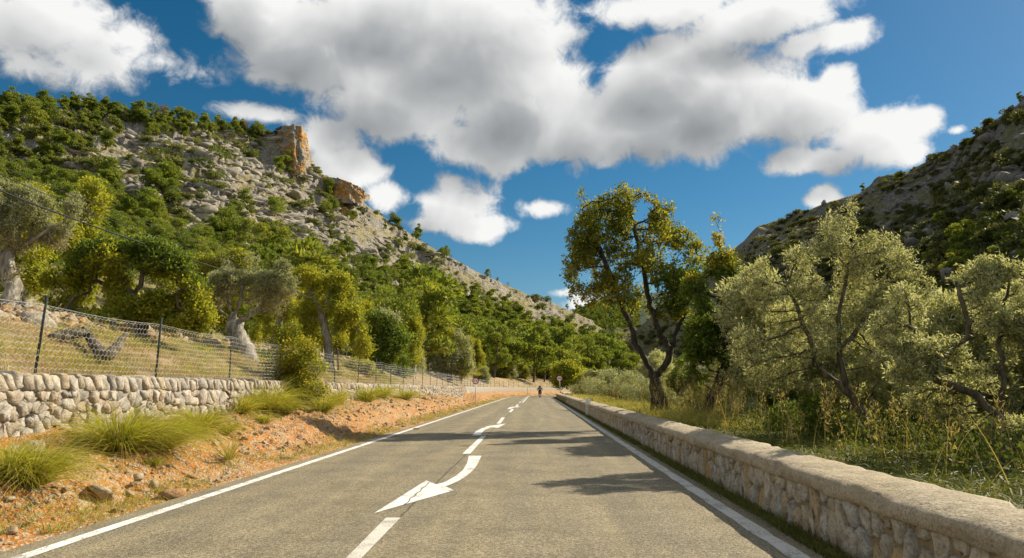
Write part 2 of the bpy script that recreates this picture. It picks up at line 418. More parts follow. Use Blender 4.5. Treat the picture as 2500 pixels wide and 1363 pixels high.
# stones
def stone_mat(name, stops, vary_s=6.0, lichen=None):
    q = NT(name)
    r = q.objrand(); isl = q.geo('Random Per Island')
    f = q.math('FRACT', q.math('ADD', r, isl))
    c = q.ramp(f, stops)
    n = q.noise(vary_s, 5, 0.65); n2 = q.noise(40, 4, 0.7)
    c = q.mix(q.ss(n, 0.38, 0.68), c, q.mix(1.0, c, (0.62, 0.58, 0.52), 'MULTIPLY'))
    c = q.mix(q.ss(n2, 0.48, 0.72), c, q.mix(1.0, c, (0.55, 0.51, 0.46), 'MULTIPLY'))
    if lichen: c = q.mix(q.math('MULTIPLY', q.ss(q.noise(1.7, 4, 0.6), 0.58, 0.72), 0.55), c, lichen)
    q.color(c); q.rough(0.92); q.bump(n, 1.0, 0.05); q.bump(n2, 0.8, 0.02)
    return q.m
stone_mat('dry_stone', [(0, (0.44, 0.39, 0.31)), (0.22, (0.55, 0.50, 0.42)), (0.42, (0.38, 0.365, 0.34)), (0.62, (0.52, 0.42, 0.29)), (0.8, (0.49, 0.46, 0.41)), (1, (0.56, 0.51, 0.43))], 7, (0.56, 0.46, 0.25))
stone_mat('parapet_stone', [(0, (0.54, 0.48, 0.37)), (0.3, (0.66, 0.62, 0.53)), (0.5, (0.52, 0.515, 0.48)), (0.72, (0.60, 0.43, 0.20)), (0.86, (0.55, 0.49, 0.38)), (1, (0.64, 0.59, 0.49))], 9)
stone_mat('loose_rock', [(0, (0.44, 0.33, 0.20)), (0.35, (0.52, 0.43, 0.31)), (0.6, (0.48, 0.27, 0.11)), (0.8, (0.46, 0.36, 0.24)), (1, (0.48, 0.43, 0.36))], 9)
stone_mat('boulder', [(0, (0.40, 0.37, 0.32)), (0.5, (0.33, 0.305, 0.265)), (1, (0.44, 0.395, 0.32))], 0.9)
stone_mat('shade_toned_boulder', [(0, (0.28, 0.27, 0.245)), (0.5, (0.21, 0.205, 0.19)), (1, (0.30, 0.28, 0.24))], 0.9)  # boulder stone again, with the mountain's shade put into its tones
q = NT('mortar'); n = q.noise(14, 5, 0.7); q.color(q.mix(n, (0.22, 0.17, 0.10), (0.38, 0.30, 0.19))); q.rough(0.95); q.bump(n, 0.8, 0.03)
q = NT('wall_earth'); n = q.noise(6, 5, 0.7); q.color(q.mix(n, (0.30, 0.22, 0.13), (0.42, 0.33, 0.22))); q.rough(0.95); q.bump(n, 0.8, 0.05)
q = NT('coping_concrete')
n = q.noise(5, 6, 0.68); n2 = q.noise(42, 4, 0.75); n3 = q.noise(0.8, 4); st = q.noise(1.0, 5, 0.65, q.scalev(q.obj, (14, 9, 14)))
c = q.ramp(n, [(0.30, (0.30, 0.245, 0.165)), (0.5, (0.46, 0.39, 0.275)), (0.70, (0.54, 0.47, 0.355))])
c = q.mix(q.ss(n2, 0.46, 0.66), c, (0.25, 0.21, 0.15)); c = q.mix(q.math('MULTIPLY', q.ss(q.noise(11, 5, 0.7), 0.55, 0.68), 0.6), c, (0.24, 0.20, 0.14)); c = q.mix(q.ss(st, 0.62, 0.72), c, (0.20, 0.17, 0.12))
c = q.mix(q.math('MULTIPLY', q.ss(n3, 0.5, 0.7), 0.4), c, (0.42, 0.34, 0.20))
q.color(c); q.rough(0.93); q.bump(n, 0.7, 0.05); q.bump(n2, 0.8, 0.015); q.bump(st, 0.6, 0.02)
# bark
def bark(name, a, b, scale=9):
    q = NT(name); v = q.scalev(q.obj, (1, 1, 0.28)); n = q.noise(scale, 6, 0.68, v); n2 = q.noise(2.0, 4)
    q.color(q.mix(q.ss(n, 0.35, 0.68), a, q.mix(q.ss(n2, 0.4, 0.6), b, tuple(0.75 * x for x in b)))); q.rough(0.9); q.bump(n, 0.9, 0.05); return q.m
bark('dark_bark', (0.03, 0.024, 0.018), (0.105, 0.085, 0.062))
bark('olive_bark', (0.065, 0.052, 0.035), (0.22, 0.185, 0.125))
bark('pale_bark', (0.17, 0.15, 0.12), (0.50, 0.46, 0.39))
bark('twig_bark', (0.16, 0.11, 0.065), (0.33, 0.25, 0.16))
bark('pine_bark', (0.08, 0.06, 0.045), (0.22, 0.17, 0.125), 3)
# leaves
leaf_mat('carob_leaf', [(0, (0.075, 0.115, 0.020)), (0.38, (0.155, 0.200, 0.030)), (0.62, (0.32, 0.32, 0.036)), (0.85, (0.56, 0.42, 0.045)), (1, (0.58, 0.38, 0.05))], 0.52, clump=0.75, rough=0.55, spec=0.25)
leaf_mat('green_leaf', [(0, (0.070, 0.115, 0.022)), (0.45, (0.125, 0.190, 0.032)), (0.75, (0.23, 0.29, 0.046)), (1, (0.42, 0.42, 0.06))], 0.5, clump=0.9, rough=0.55, spec=0.25)
leaf_mat('yellow_leaf', [(0, (0.125, 0.170, 0.026)), (0.36, (0.235, 0.275, 0.036)), (0.60, (0.40, 0.41, 0.048)), (0.82, (0.60, 0.54, 0.055)), (1, (0.62, 0.45, 0.06))], 0.52, clump=0.7, rough=0.55, spec=0.25)
leaf_mat('olive_leaf', [(0, (0.140, 0.160, 0.060)), (0.35, (0.25, 0.275, 0.105)), (0.65, (0.42, 0.435, 0.19)), (1, (0.64, 0.63, 0.36))], 0.45, clump=1.0, rough=0.55, spec=0.3, back=(0.58, 0.58, 0.44))
leaf_mat('olive_dry_leaf', [(0, (0.174, 0.148, 0.061)), (0.4, (0.330, 0.287, 0.122)), (0.75, (0.434, 0.409, 0.174)), (1, (0.592, 0.574, 0.313))], 0.38, clump=0.8, rough=0.6, spec=0.25, back=(0.42, 0.42, 0.31))
leaf_mat('silver_leaf', [(0, (0.133, 0.167, 0.067)), (0.4, (0.267, 0.300, 0.125)), (0.75, (0.416, 0.442, 0.200)), (1, (0.620, 0.620, 0.400))], 0.38, clump=1.3, rough=0.55, spec=0.3, back=(0.45, 0.46, 0.36))
leaf_mat('pine_needle', [(0, (0.090, 0.130, 0.026)), (0.38, (0.165, 0.215, 0.038)), (0.75, (0.27, 0.31, 0.05)), (1, (0.40, 0.37, 0.08))], 0.45, clump=0.25, rough=0.6, spec=0.2, vary=0.40)
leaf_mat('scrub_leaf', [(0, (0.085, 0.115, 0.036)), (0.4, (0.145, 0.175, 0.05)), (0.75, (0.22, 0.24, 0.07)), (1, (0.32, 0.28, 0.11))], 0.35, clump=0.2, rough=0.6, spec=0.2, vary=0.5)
leaf_mat('shade_toned_scrub_leaf', [(0, (0.045, 0.058, 0.018)), (0.4, (0.095, 0.110, 0.032)), (0.75, (0.17, 0.17, 0.048)), (1, (0.25, 0.22, 0.085))], 0.3, clump=0.2, rough=0.6, spec=0.2, vary=0.5)  # scrub leaves darkened in colour to stand for the mountain's shade
leaf_mat('shade_toned_undergrowth_leaf', [(0, (0.035, 0.055, 0.014)), (0.4, (0.075, 0.105, 0.022)), (0.75, (0.15, 0.17, 0.034)), (1, (0.32, 0.27, 0.07))], 0.40, clump=1.4, rough=0.6, spec=0.2)  # dark olive tones carry the tree shade over the undergrowth
leaf_mat('dead_needle', [(0, (0.16, 0.07, 0.03)), (0.5, (0.27, 0.13, 0.05)), (1, (0.33, 0.20, 0.10))], 0.25, clump=0.3, rough=0.7, spec=0.2)
leaf_mat('tuft_grass', [(0, (0.13, 0.17, 0.018)), (0.35, (0.28, 0.31, 0.031)), (0.65, (0.47, 0.45, 0.07)), (1, (0.66, 0.56, 0.19))], 0.45, clump=1.6, rough=0.5, spec=0.3)
leaf_mat('dry_grass', [(0, (0.220, 0.170, 0.050)), (0.4, (0.360, 0.280, 0.100)), (0.75, (0.480, 0.380, 0.170)), (1, (0.560, 0.470, 0.250))], 0.35, clump=1.2, rough=0.6, spec=0.25)
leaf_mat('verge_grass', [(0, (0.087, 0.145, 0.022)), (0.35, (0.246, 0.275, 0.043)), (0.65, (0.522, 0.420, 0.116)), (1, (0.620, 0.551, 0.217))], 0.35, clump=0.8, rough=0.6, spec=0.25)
leaf_mat('shade_toned_grass', [(0, (0.039, 0.065, 0.013)), (0.4, (0.098, 0.124, 0.023)), (0.75, (0.208, 0.208, 0.046)), (1, (0.390, 0.325, 0.117))], 0.35, clump=1.2, rough=0.6, spec=0.25)  # grass greens darkened, shade behind the parapet painted into them
plain('post_green', (0.035, 0.050, 0.040), 0.5); plain('galvanised', (0.50, 0.51, 0.49), 0.45, metal=0.35); plain('cable_black', (0.012, 0.012, 0.014), 0.6)
plain('sign_red', (0.52, 0.03, 0.02), 0.4); plain('sign_white', (0.80, 0.80, 0.78), 0.4); plain('sign_black', (0.012, 0.012, 0.012), 0.5)
plain('white_paint', (0.78, 0.77, 0.73), 0.6); plain('black_plastic', (0.02, 0.02, 0.022), 0.45); plain('tyre_rubber', (0.015, 0.015, 0.015), 0.8)
plain('navy_cloth', (0.022, 0.026, 0.040), 0.85); plain('helmet_gloss', (0.03, 0.033, 0.05), 0.15, spec=0.6); plain('tail_red', (0.45, 0.015, 0.01), 0.25)
plain('scooter_paint', (0.02, 0.03, 0.04), 0.25, spec=0.6); plain('wood_stake', (0.28, 0.17, 0.09), 0.85); plain('skin', (0.45, 0.27, 0.19), 0.6)
M = MATS

# ------------------------------------------------------------------ the lie of the land
LINE_L, LINE_C, LINE_R = -4.30, -1.54, 2.17
WALL_L, FENCE_L, PAR = -7.85, -8.10, 2.63
def bend(Y):
    t = np.maximum(np.asarray(Y, float) - 95.0, 0.0); return t * t / 300.0
def wall_top(Y): return 1.63 - 0.0016 * (np.asarray(Y, float) - 10)
def bank_top(Y):
    Y = np.asarray(Y, float)
    b = np.interp(Y, [0, 12, 25, 45, 58, 61, 72, 75, 200], [0.70, 0.76, 0.86, 0.95, 0.80, 0.0, 0.0, 0.85, 0.80])
    return b
def profile(u, Y):
    """height of the ground across the road, u metres to the right of the road's line"""
    u = np.asarray(u, float); Y = np.asarray(Y, float); b = bank_top(Y)
    z = np.interp(u, [-90, -60, -35, -20, -13.2, -12.0, -11.4, -8.3, -8.15, -4.7, 2.75, 2.9, 3.4, 5, 7, 10, 14, 22, 40, 70],
                  [14, 9.5, 5.6, 4.1, 3.35, 3.15, 2.85, 1.60, 0.0, -0.03, -0.03, 0.42, 0.48, 0.42, 0.28, 0.0, -0.5, -1.5, -2.5, 1.0])
    k = sstep(u, -8.16, -8.10) * sstep(-u, 4.6, 4.75)
    t = np.clip((-u - 4.7) / 3.2, 0, 1)
    bank = b * np.interp(t, [0, 0.12, 0.22, 0.42, 0.6, 1], [0, 0.06, 0.16, 0.60, 0.76, 1.0])
    z = np.where((u < -4.7) & (u > -8.15), bank, z)
    return z
RL = np.array([(-900, 250), (-400, 255), (0, 262), (120, 262), (250, 268), (400, 290), (520, 312), (640, 322), (700, 318), (742, 322), (752, 392), (790, 425), (850, 470), (900, 503),
               (960, 548), (1050, 602), (1160, 662), (1250, 705), (1340, 736), (1400, 762), (1450, 792), (1520, 830), (1640, 880), (1800, 925)], float)
RR = np.array([(1560, 800), (1700, 680), (1815, 588), (1850, 550), (1930, 522), (2030, 487), (2130, 465), (2200, 432), (2290, 377), (2360, 338), (2420, 290), (2500, 238), (2700, 180), (3200, 150), (4200, 200)], float)
RF = np.array([(1150, 900), (1300, 820), (1390, 770), (1430, 748), (1470, 738), (1520, 742), (1580, 715), (1700, 700), (1900, 800)], float)
def _tab(Rp):
    d = ray(Rp[:, 0], Rp[:, 1]); return np.arctan2(d[:, 0], d[:, 1]), d[:, 2] / np.hypot(d[:, 0], d[:, 1])
AZL, TEL = _tab(RL); AZR, TER = _tab(RR); AZF, TEF = _tab(RF)
RS = RL[(RL[:, 0] < 600) | (RL[:, 0] > 850)]; AZS, TES = _tab(RS)       # the slope under the rock noses
R1L = np.interp(RL[:, 0], [0, 745, 1160, 1400, 1800], [330, 395, 480, 560, 620])
R1R = np.interp(RR[:, 0], [1560, 1815, 2500, 4200], [560, 520, 380, 330])
def hill_left(X, Y, rough=True):
    a = np.arctan2(X, Y); r = np.hypot(X, Y)
    r0 = np.where(a < 0, np.minimum(36 / np.maximum(np.sin(-a), 1e-3), 215), 215); r1 = np.interp(a, AZL, R1L)
    r0 = np.minimum(r0, r1 - 150)
    zr = EYE[2] + np.interp(a, AZS, TES) * r1
    t = (r - r0) / (r1 - r0)
    s = np.clip(t, 0, 1); S = 0.62 * s + 0.38 * s * s
    z = zr * S + (np.interp(a, AZL, TEL) - np.interp(a, AZS, TES)) * r1 * sstep(t, 0.93, 0.985) - np.maximum(r - r1, 0) * 0.55
    if rough:
        amp = sstep(t, 0.12, 0.5) * (1 - 0.75 * sstep(t, 0.97, 1.0))
        z = z + amp * (9.0 * (ridged(X / 75, Y / 75, 3) - 0.62) + 5.5 * (ridged(X / 24 + 3, Y / 24, 4) - 0.6) + 4.2 * (ridged(X / 8.5, Y / 8.5 + 9, 3) - 0.6) + 1.7 * (ridged(X / 3.3 + 5, Y / 3.3, 2) - 0.6))
        h = 15.0; w = z + 6 * fbm(X / 60, Y / 60, 0, 3); f = np.mod(w, h) / h
        z = z + amp * 4.2 * (sstep(f, 0.55, 0.8) - f) * sstep(fbm(X / 45 + 8, Y / 45, 0, 3), 0.42, 0.58)
        w = z + 0.18 * X + 3 * fbm(X / 18, Y / 18, 0, 3); f = np.mod(w, 4.6) / 4.6
        z = z + amp * 2.3 * (sstep(f, 0.6, 0.78) - f) * sstep(fbm(X / 22 + 3, Y / 22, 0, 3), 0.40, 0.55)
    return np.where(t > -0.2, z, -50)
def hill_right(X, Y, rough=True):
    a = np.arctan2(X, Y); r = np.hypot(X, Y)
    r0 = np.clip(55 / np.maximum(np.sin(np.maximum(a, 0.02)), 1e-3), 60, 260); r1 = np.interp(a, AZR, R1R)
    zr = EYE[2] + np.interp(a, AZR, TER) * r1
    t = (r - r0) / (r1 - r0); s = np.clip(t, 0, 1); S = 0.5 * s + 0.5 * s * s
    z = zr * S - np.maximum(r - r1, 0) * 0.5 - 3 * (1 - s)
    if rough:
        amp = sstep(t, 0.05, 0.4) * (1 - 0.75 * sstep(t, 0.97, 1.0))
        z = z + amp * (22 * (ridged(X / 120 + 4.3, Y / 120 + 1.2, 3) - 0.66) + 9 * (ridged(X / 34, Y / 34, 4) - 0.6) + 3.0 * (ridged(X / 8, Y / 8 + 9, 3) - 0.6))
    return np.where((t > -0.3) & (a > -0.05), z, -50)
def hill_far(X, Y):
    a = np.arctan2(X, Y); r = np.hypot(X, Y)
    zr = EYE[2] + np.interp(a, AZF, TEF) * 1400; t = (r - 800) / 600; s = np.clip(t, 0, 1)
    z = zr * s - np.maximum(r - 1400, 0) * 0.4 + sstep(t, 0.1, 0.5) * (1 - sstep(t, 0.97, 1)) * 14 * (ridged(X / 90, Y / 90, 4) - 0.6)
    return np.where(t > -0.05, z, -60)
def near_ground(X, Y):
    return profile(X - bend(Y), Y)
def H(X, Y):
    X = np.asarray(X, float); Y = np.asarray(Y, float)
    return np.maximum(np.maximum(near_ground(X, Y), hill_left(X, Y)), hill_right(X, Y))
def hit(px, py, rmin=30, rmax=700, n=170, fn=None):
    """where the sight line through (px, py) meets the land"""
    d = ray(px, py); hz = np.hypot(d[:, 0], d[:, 1]); fn = fn or H
    R = np.geomspace(rmin, rmax, n)
    out = np.full((len(d), 3), np.nan)
    for i in range(0, len(d), 400):
        dd = d[i:i + 400]; h = hz[i:i + 400]
        X = dd[:, None, 0] / h[:, None] * R; Y = dd[:, None, 1] / h[:, None] * R; Z = EYE[2] + dd[:, None, 2] / h[:, None] * R
        g = fn(X, Y); b = g >= Z
        k = b.argmax(1); ok = b.any(1); kk = np.clip(k, 0, n - 1); ar = np.arange(len(dd))
        P = np.stack([X[ar, kk], Y[ar, kk], g[ar, kk]], -1); P[~ok] = np.nan
        out[i:i + 400] = P
    return out

# road sheet with its markings
def along(Y, u, z): return np.stack([u + bend(Y), Y + 0 * u, z + 0 * u], -1)
Ys = np.concatenate([np.arange(-12, 60, 1.0), np.arange(60, 260, 2.0)])
us = np.linspace(-4.62, 2.40, 15)
YY, UU = np.meshgrid(Ys, us, indexing='ij')
jag = np.where((UU < -4.6) | (UU > 2.38), 0.05 * (fbm(YY * 1.1, UU, 0, 3) - 0.5) * 2, 0)
crown = 0.012 * (1 - ((UU + 1.1) / 3.6) ** 2)
road = tag(link('road', mesh_np('road', along(YY, UU + jag, crown), grid_faces(len(Ys), len(us)), M['asphalt'], smooth=True)), kind='structure')
def crown_z(u): return 0.012 * (1 - ((u + 1.1) / 3.6) ** 2)
def strip(name, u0, u1, ya, yb, m, step=1.0, dz=0.005, jag=0.008):
    n = max(2, int((yb - ya) / step) + 1); Y = np.linspace(ya, yb, n)
    U = np.stack([np.full(n, u0) + jag * (vnoise(Y * 3, 1.5) - .5), np.full(n, u1) + jag * (vnoise(Y * 3, 9.5) - .5)], 1)
    V = along(np.stack([Y, Y], 1), U, 0); V[..., 2] = crown_z(U) + dz
    return link(name, mesh_np(name, V, grid_faces(n, 2), m), road)
strip('edge_line', LINE_L - 0.075, LINE_L + 0.075, -12, 230, M['road_paint'])
strip('edge_line', LINE_R - 0.085, LINE_R + 0.085, -12, 230, M['worn_road_paint'], 0.25, jag=0.045)
def paint(name, pts, m=None, dz=0.006, zoom=None):
    """flat painted outline on the asphalt, given by points of its outline"""
    P = at_z(np.array([p[0] for p in pts], float), np.array([p[1] for p in pts], float), 0.008)
    V = np.stack([P[:, 0], P[:, 1], crown_z(P[:, 0] - bend(P[:, 1])) + dz], -1)
    me = bpy.data.meshes.new(name); me.from_pydata([tuple(v) for v in V], [], [list(range(len(V)))]); me.materials.append(m or M['road_paint']); me.update()
    o = link(name, me, road); return o
def z7(l): return [(x / 2.7778 + 800, y / 2.7778 + 873) for x, y in l]
def z8(l): return [(x / 5.5556 + 1080, y / 5.5556 + 860) for x, y in l]
paint('lane_arrow', z7([(957, 670), (1043, 670), (1020, 722), (985, 770), (925, 820), (860, 855), (797, 879), (860, 905), (313, 1062), (668, 838), (738, 866), (800, 846), (865, 810), (915, 770), (945, 722)]))
crk = z7([(688, 852), (660, 880), (640, 890), (628, 912), (602, 925), (588, 945), (560, 960), (548, 985), (520, 1002)])
cl = [(x - 1.6 + (i % 2) * 0.9, y) for i, (x, y) in enumerate(crk)] + [(x + 1.3 + (i % 3) * 0.6, y + 0.6) for i, (x, y) in reversed(list(enumerate(crk)))]
paint('crack', cl, M['asphalt'], 0.009)
paint('lane_arrow', z8([(405, 1136), (450, 1080), (540, 1034), (612, 1019), (565, 1014), (862, 972), (755, 1031), (665, 1022), (580, 1055), (540, 1092), (520, 1132)]))
paint('lane_arrow', z8([(878, 770), (908, 752), (950, 743), (1000, 742), (985, 737), (1055, 734), (1022, 750), (985, 751), (945, 759), (926, 771)]))
for pts in ([(395, 1092), (495, 1092), (235, 1361), (130, 1361)], [(1042, 535), (1074, 535), (967, 655), (912, 657)], [(1180, 408), (1203, 408), (1171, 450), (1145, 450)], [(1246, 350), (1264, 350), (1246, 372), (1228, 372)]):
    paint('centre_dash', z7(pts), M['worn_road_paint'] if pts[0][0] == 395 else None)
paint('centre_dash', [(847, 1363), (884.6, 1363), (640, 1600), (570, 1600)], M['worn_road_paint'])
for pts in ([(1008, 712), (1034, 710), (1020, 732), (990, 734)], [(1048, 676), (1074, 674), (1062, 686), (1040, 688)], [(1086, 648), (1104, 647), (1094, 656), (1078, 657)], [(1106, 630), (1122, 629), (1112, 637), (1098, 638)], [(1128, 612), (1142, 611), (1132, 618), (1120, 619)], [(1164, 596), (1178, 596), (1096, 687), (1080, 687)]):
    paint('centre_dash', z8(pts))

# near ground sheet, from behind the viewer to the foot of the hills
ua = np.unique(np.concatenate([np.linspace(-95, -14, 40), np.linspace(-14, -8.5, 32), np.linspace(-8.5, -4.4, 30), np.linspace(-4.4, 2.4, 6), np.linspace(2.4, 4, 18), np.linspace(4, 16, 28), np.linspace(16, 75, 24)]))
ya = np.unique(np.concatenate([np.linspace(-25, 5, 20), np.linspace(5, 40, 90), np.linspace(40, 120, 70), np.linspace(120, 300, 60)]))
YY, UU = np.meshgrid(ya, ua, indexing='ij')
Z = profile(UU, YY)
Z = Z + np.where(UU < -8.3, 0.28 * (fbm(UU * 0.7, YY * 0.7, 0, 4) - 0.5), 0) + np.where(UU > 3.3, 0.25 * (fbm(UU * 0.6, YY * 0.6, 0, 4) - 0.5), 0)
Z = np.where((UU < -4.75) & (UU > -8.16), Z - 0.22, Z)
tag(link('ground', mesh_np('ground', along(YY, UU, Z), grid_faces(len(ya), len(ua)), M['field_soil'], smooth=True)), kind='structure')
base = np.array([[-6000, -2000, -6.], [6000, -2000, -6.], [6000, 9000, -6.], [-6000, 9000, -6.]])
tag(link('valley_floor', mesh_np('valley_floor', base, np.array([[0, 1, 2, 3]]), M['field_soil'])), kind='structure')

# roadside bank of orange soil and rubble
def bank_z(u, Y):
    z = profile(u, Y); e = sstep(-u, 4.62, 5.3)
    return z + e * (0.28 * (fbm(u * 1.1 + 4, Y * 0.8, 0, 4) - 0.5) + 0.20 * (ridged(u * 3.1, Y * 2.6, 3) - 0.6) + 0.06 * (fbm(u * 11, Y * 9, 0, 3) - 0.5)) - 0.012
yb = np.concatenate([np.arange(4.0, 22, 0.055), np.arange(22, 48, 0.16), np.arange(48, 130, 0.7), np.arange(130, 240, 2.0)])
ub = np.linspace(-8.14, -4.55, 62)
YY, UU = np.meshgrid(yb, ub, indexing='ij')
tag(link('roadside_bank', mesh_np('roadside_bank', along(YY, UU, bank_z(UU, YY)), grid_faces(len(yb), len(ub)), M['bank_soil'], smooth=True)), kind='structure')

# hills
def polar_hill(name, fn, a0, a1, na, r_of, m):
    A = np.linspace(a0, a1, na); Rr = r_of(A)
    AA = np.broadcast_to(A[:, None], Rr.shape); X = Rr * np.sin(AA); Y = Rr * np.cos(AA); Zh = fn(X, Y)
    return tag(link(name, mesh_np(name, np.stack([X, Y, np.maximum(Zh, -8)], -1), grid_faces(*Rr.shape), m, smooth=False)), kind='structure')
tt = np.concatenate([np.linspace(-0.18, 0.1, 14), np.linspace(0.105, 1.0, 205), 1 + np.geomspace(0.004, 0.5, 14)])
def rl(A):
    r0 = np.where(A < 0, np.minimum(36 / np.maximum(np.sin(-A), 1e-3), 215), 215); r1 = np.interp(A, AZL, R1L); r0 = np.minimum(r0, r1 - 150)
    return r0[:, None] + (r1 - r0)[:, None] * tt[None]
polar_hill('hillside_of_cliff', hill_left, -1.05, 0.26, 760, rl, M['limestone_hill'])
tr_ = np.concatenate([np.linspace(-0.25, 0.1, 10), np.linspace(0.11, 1.0, 135), 1 + np.geomspace(0.004, 0.5, 12)])
def rr_(A):
    r0 = np.clip(55 / np.maximum(np.sin(np.maximum(A, 0.02)), 1e-3), 60, 260); r1 = np.interp(A, AZR, R1R)
    return r0[:, None] + (r1 - r0)[:, None] * tr_[None]
polar_hill('hillside_in_shade', hill_right, 0.10, 1.10, 350, rr_, M['shade_toned_limestone_hill'])
polar_hill('far_hill', hill_far, -0.25, 0.45, 160, lambda A: np.tile(np.linspace(780, 1700, 70), (len(A), 1)), M['far_hill_scrub'])

# the two rock noses of the hill, cut off as cliffs
def cliff(name, foot_px, top_px, Yd, depth, label):
    n = len(foot_px); F = at_y(np.array([p[0] for p in foot_px], float), np.array([p[1] for p in foot_px], float), np.array(Yd, float))
    T = at_y(np.array([p[0] for p in top_px], float), np.array([p[1] for p in top_px], float), np.array(Yd, float) + 1.5)
    s = np.linspace(0, n - 1, 90); v = np.linspace(-0.25, 1, 70)
    ip = lambda A: np.stack([np.interp(s, np.arange(n), A[:, k]) for k in range(3)], -1)
    Fs, Ts = ip(F), ip(T)
    P = Fs[:, None] + (Ts - Fs)[:, None] * v[None, :, None]
    tan = nrm(np.gradient(Fs, axis=0)); out = np.stack([tan[:, 1], -tan[:, 0], 0 * tan[:, 0]], -1)
    q_ = P
    sidew = s[:, None] * 9.0
    dsp = 5.0 * (ridged(sidew / 8, q_[..., 2] / 18, 4) - 0.6) + 2.4 * (ridged(sidew / 2.4, q_[..., 2] / 4.0 + sidew / 9, 3) - 0.55)
    P = P + out[:, None] * dsp[..., None]
    ring = [P]
    k = 6
    top = P[:, -1]
    back = []
    for j in range(1, k + 1):
        f = j / k
        back.append(top + np.array([-0.6, 0.8, 0]) * depth * f + np.array([0, 0, 1.0]) * (1.2 * np.sin(f * 3.0) - 9 * f * f) + 0.7 * rng.normal(size=top.shape) * (j < k))
    A = np.concatenate([P, np.stack(back, 1)], 1)
    o = tag(link(name, mesh_np(name, A, grid_faces(A.shape[0], A.shape[1])[:, ::-1], M['orange_cliff'], smooth=False)), kind='structure')
    return o
cliff('cliff_face', [(600, 398), (650, 402), (690, 405), (718, 404), (738, 398), (750, 392), (756, 388)], [(600, 345), (645, 330), (680, 312), (712, 304), (732, 310), (744, 326), (748, 350)], [372, 362, 352, 347, 350, 361, 376], 40, '')
cliff('cliff_face', [(760, 452), (800, 472), (840, 486), (870, 488), (892, 486), (905, 484)], [(765, 428), (800, 432), (835, 440), (865, 452), (888, 466), (902, 478)], [374, 371, 371, 373, 380, 394], 30, '')

# ------------------------------------------------------------------ stone walls
def voronoi(S, lo, hi, k=18):
    """cells of the seeds S inside a frame, as outlines"""
    cells = []; D = ((S[:, None] - S[None]) ** 2).sum(-1); order = np.argsort(D, 1)[:, 1:k + 1]
    for i, s in enumerate(S):
        poly = [(lo[0], lo[1]), (hi[0], lo[1]), (hi[0], hi[1]), (lo[0], hi[1])]
        x0, x1 = s[0] - 1.2, s[0] + 1.2
        poly = [(max(lo[0], x0), lo[1]), (min(hi[0], x1), lo[1]), (min(hi[0], x1), hi[1]), (max(lo[0], x0), hi[1])]
        for j in order[i]:
            nx, ny = S[j] - s; c = nx * (S[j][0] + s[0]) / 2 + ny * (S[j][1] + s[1]) / 2
            new = []
            for a, b in zip(poly, poly[1:] + poly[:1]):
                da = a[0] * nx + a[1] * ny - c; db = b[0] * nx + b[1] * ny - c
                if da <= 0: new.append(a)
                if (da < 0) != (db < 0) and abs(da - db) > 1e-12:
                    t = da / (da - db); new.append((a[0] + (b[0] - a[0]) * t, a[1] + (b[1] - a[1]) * t))
            poly = new
            if len(poly) < 3: break
        cells.append(np.array(poly) if len(poly) >= 3 else None)
    return cells
def round_poly(P, gap, cut=0.2):
    c = P.mean(0); r = np.linalg.norm(P - c, axis=1).mean()
    if r < 0.02: return None
    P = c + (P - c) * max(0.5, 1 - gap / r)
    P = P[np.concatenate([[True], np.linalg.norm(np.diff(P, axis=0), axis=1) > 0.012])] if len(P) > 3 else P
    if len(P) < 3: return None
    Q = np.roll(P, -1, 0)
    return np.stack([P + (Q - P) * cut, P + (Q - P) * (1 - cut)], 1).reshape(-1, 2)
def stone_shape(P, back, front, rgen):
    """a stone from its outline: (along, up, out) with a rounded uneven face"""
    n = len(P); c = P.mean(0); R0 = np.column_stack([P, np.full(n, back)])
    R1 = np.column_stack([P, np.full(n, front * 0.55) + rgen.normal(0, 0.008, n)])
    R2 = np.column_stack([c + (P - c) * 0.80, np.full(n, front * 0.97) + rgen.normal(0, 0.012, n)])
    tilt = rgen.normal(0, 0.08, 2)
    R2[:, 2] += (P - c) @ tilt
    cen = np.array([[c[0], c[1], front + rgen.normal(0, 0.006)]])
    V = np.vstack([R0, R1, R2, cen]); j = np.arange(n); j2 = (j + 1) % n
    Q = np.vstack([np.stack([j, j2, n + j2, n + j], -1), np.stack([n + j, n + j2, 2 * n + j2, 2 * n + j], -1)])
    T = np.stack([2 * n + j, 2 * n + j2, np.full(n, 3 * n)], -1)
    return V, Q, T
def build_stones(root, shapes, to_place, m, keep, rest_name):
    """shapes sorted nearest first: the first KEEP are stones of their own, the rest one mesh"""
    bag = Bag(); rl_ = np.array(root.location)
    for i, (V, Q, T) in enumerate(shapes):
        Wv = to_place(V)
        if i < keep:
            c = Wv.mean(0); me = mesh_np('stone', Wv - c, [T, Q], m, smooth=False)
            link('stone', me, root, c - rl_)
        else:
            bag.add(Wv - rl_, Q); bag.F.setdefault(3, []).append(T + bag.n - len(V)); bag.mi.setdefault(3, []).append(np.zeros(len(T), int))
    if bag.n: tag(link(rest_name, bag.mesh(rest_name, [m]), root), kind='stuff')

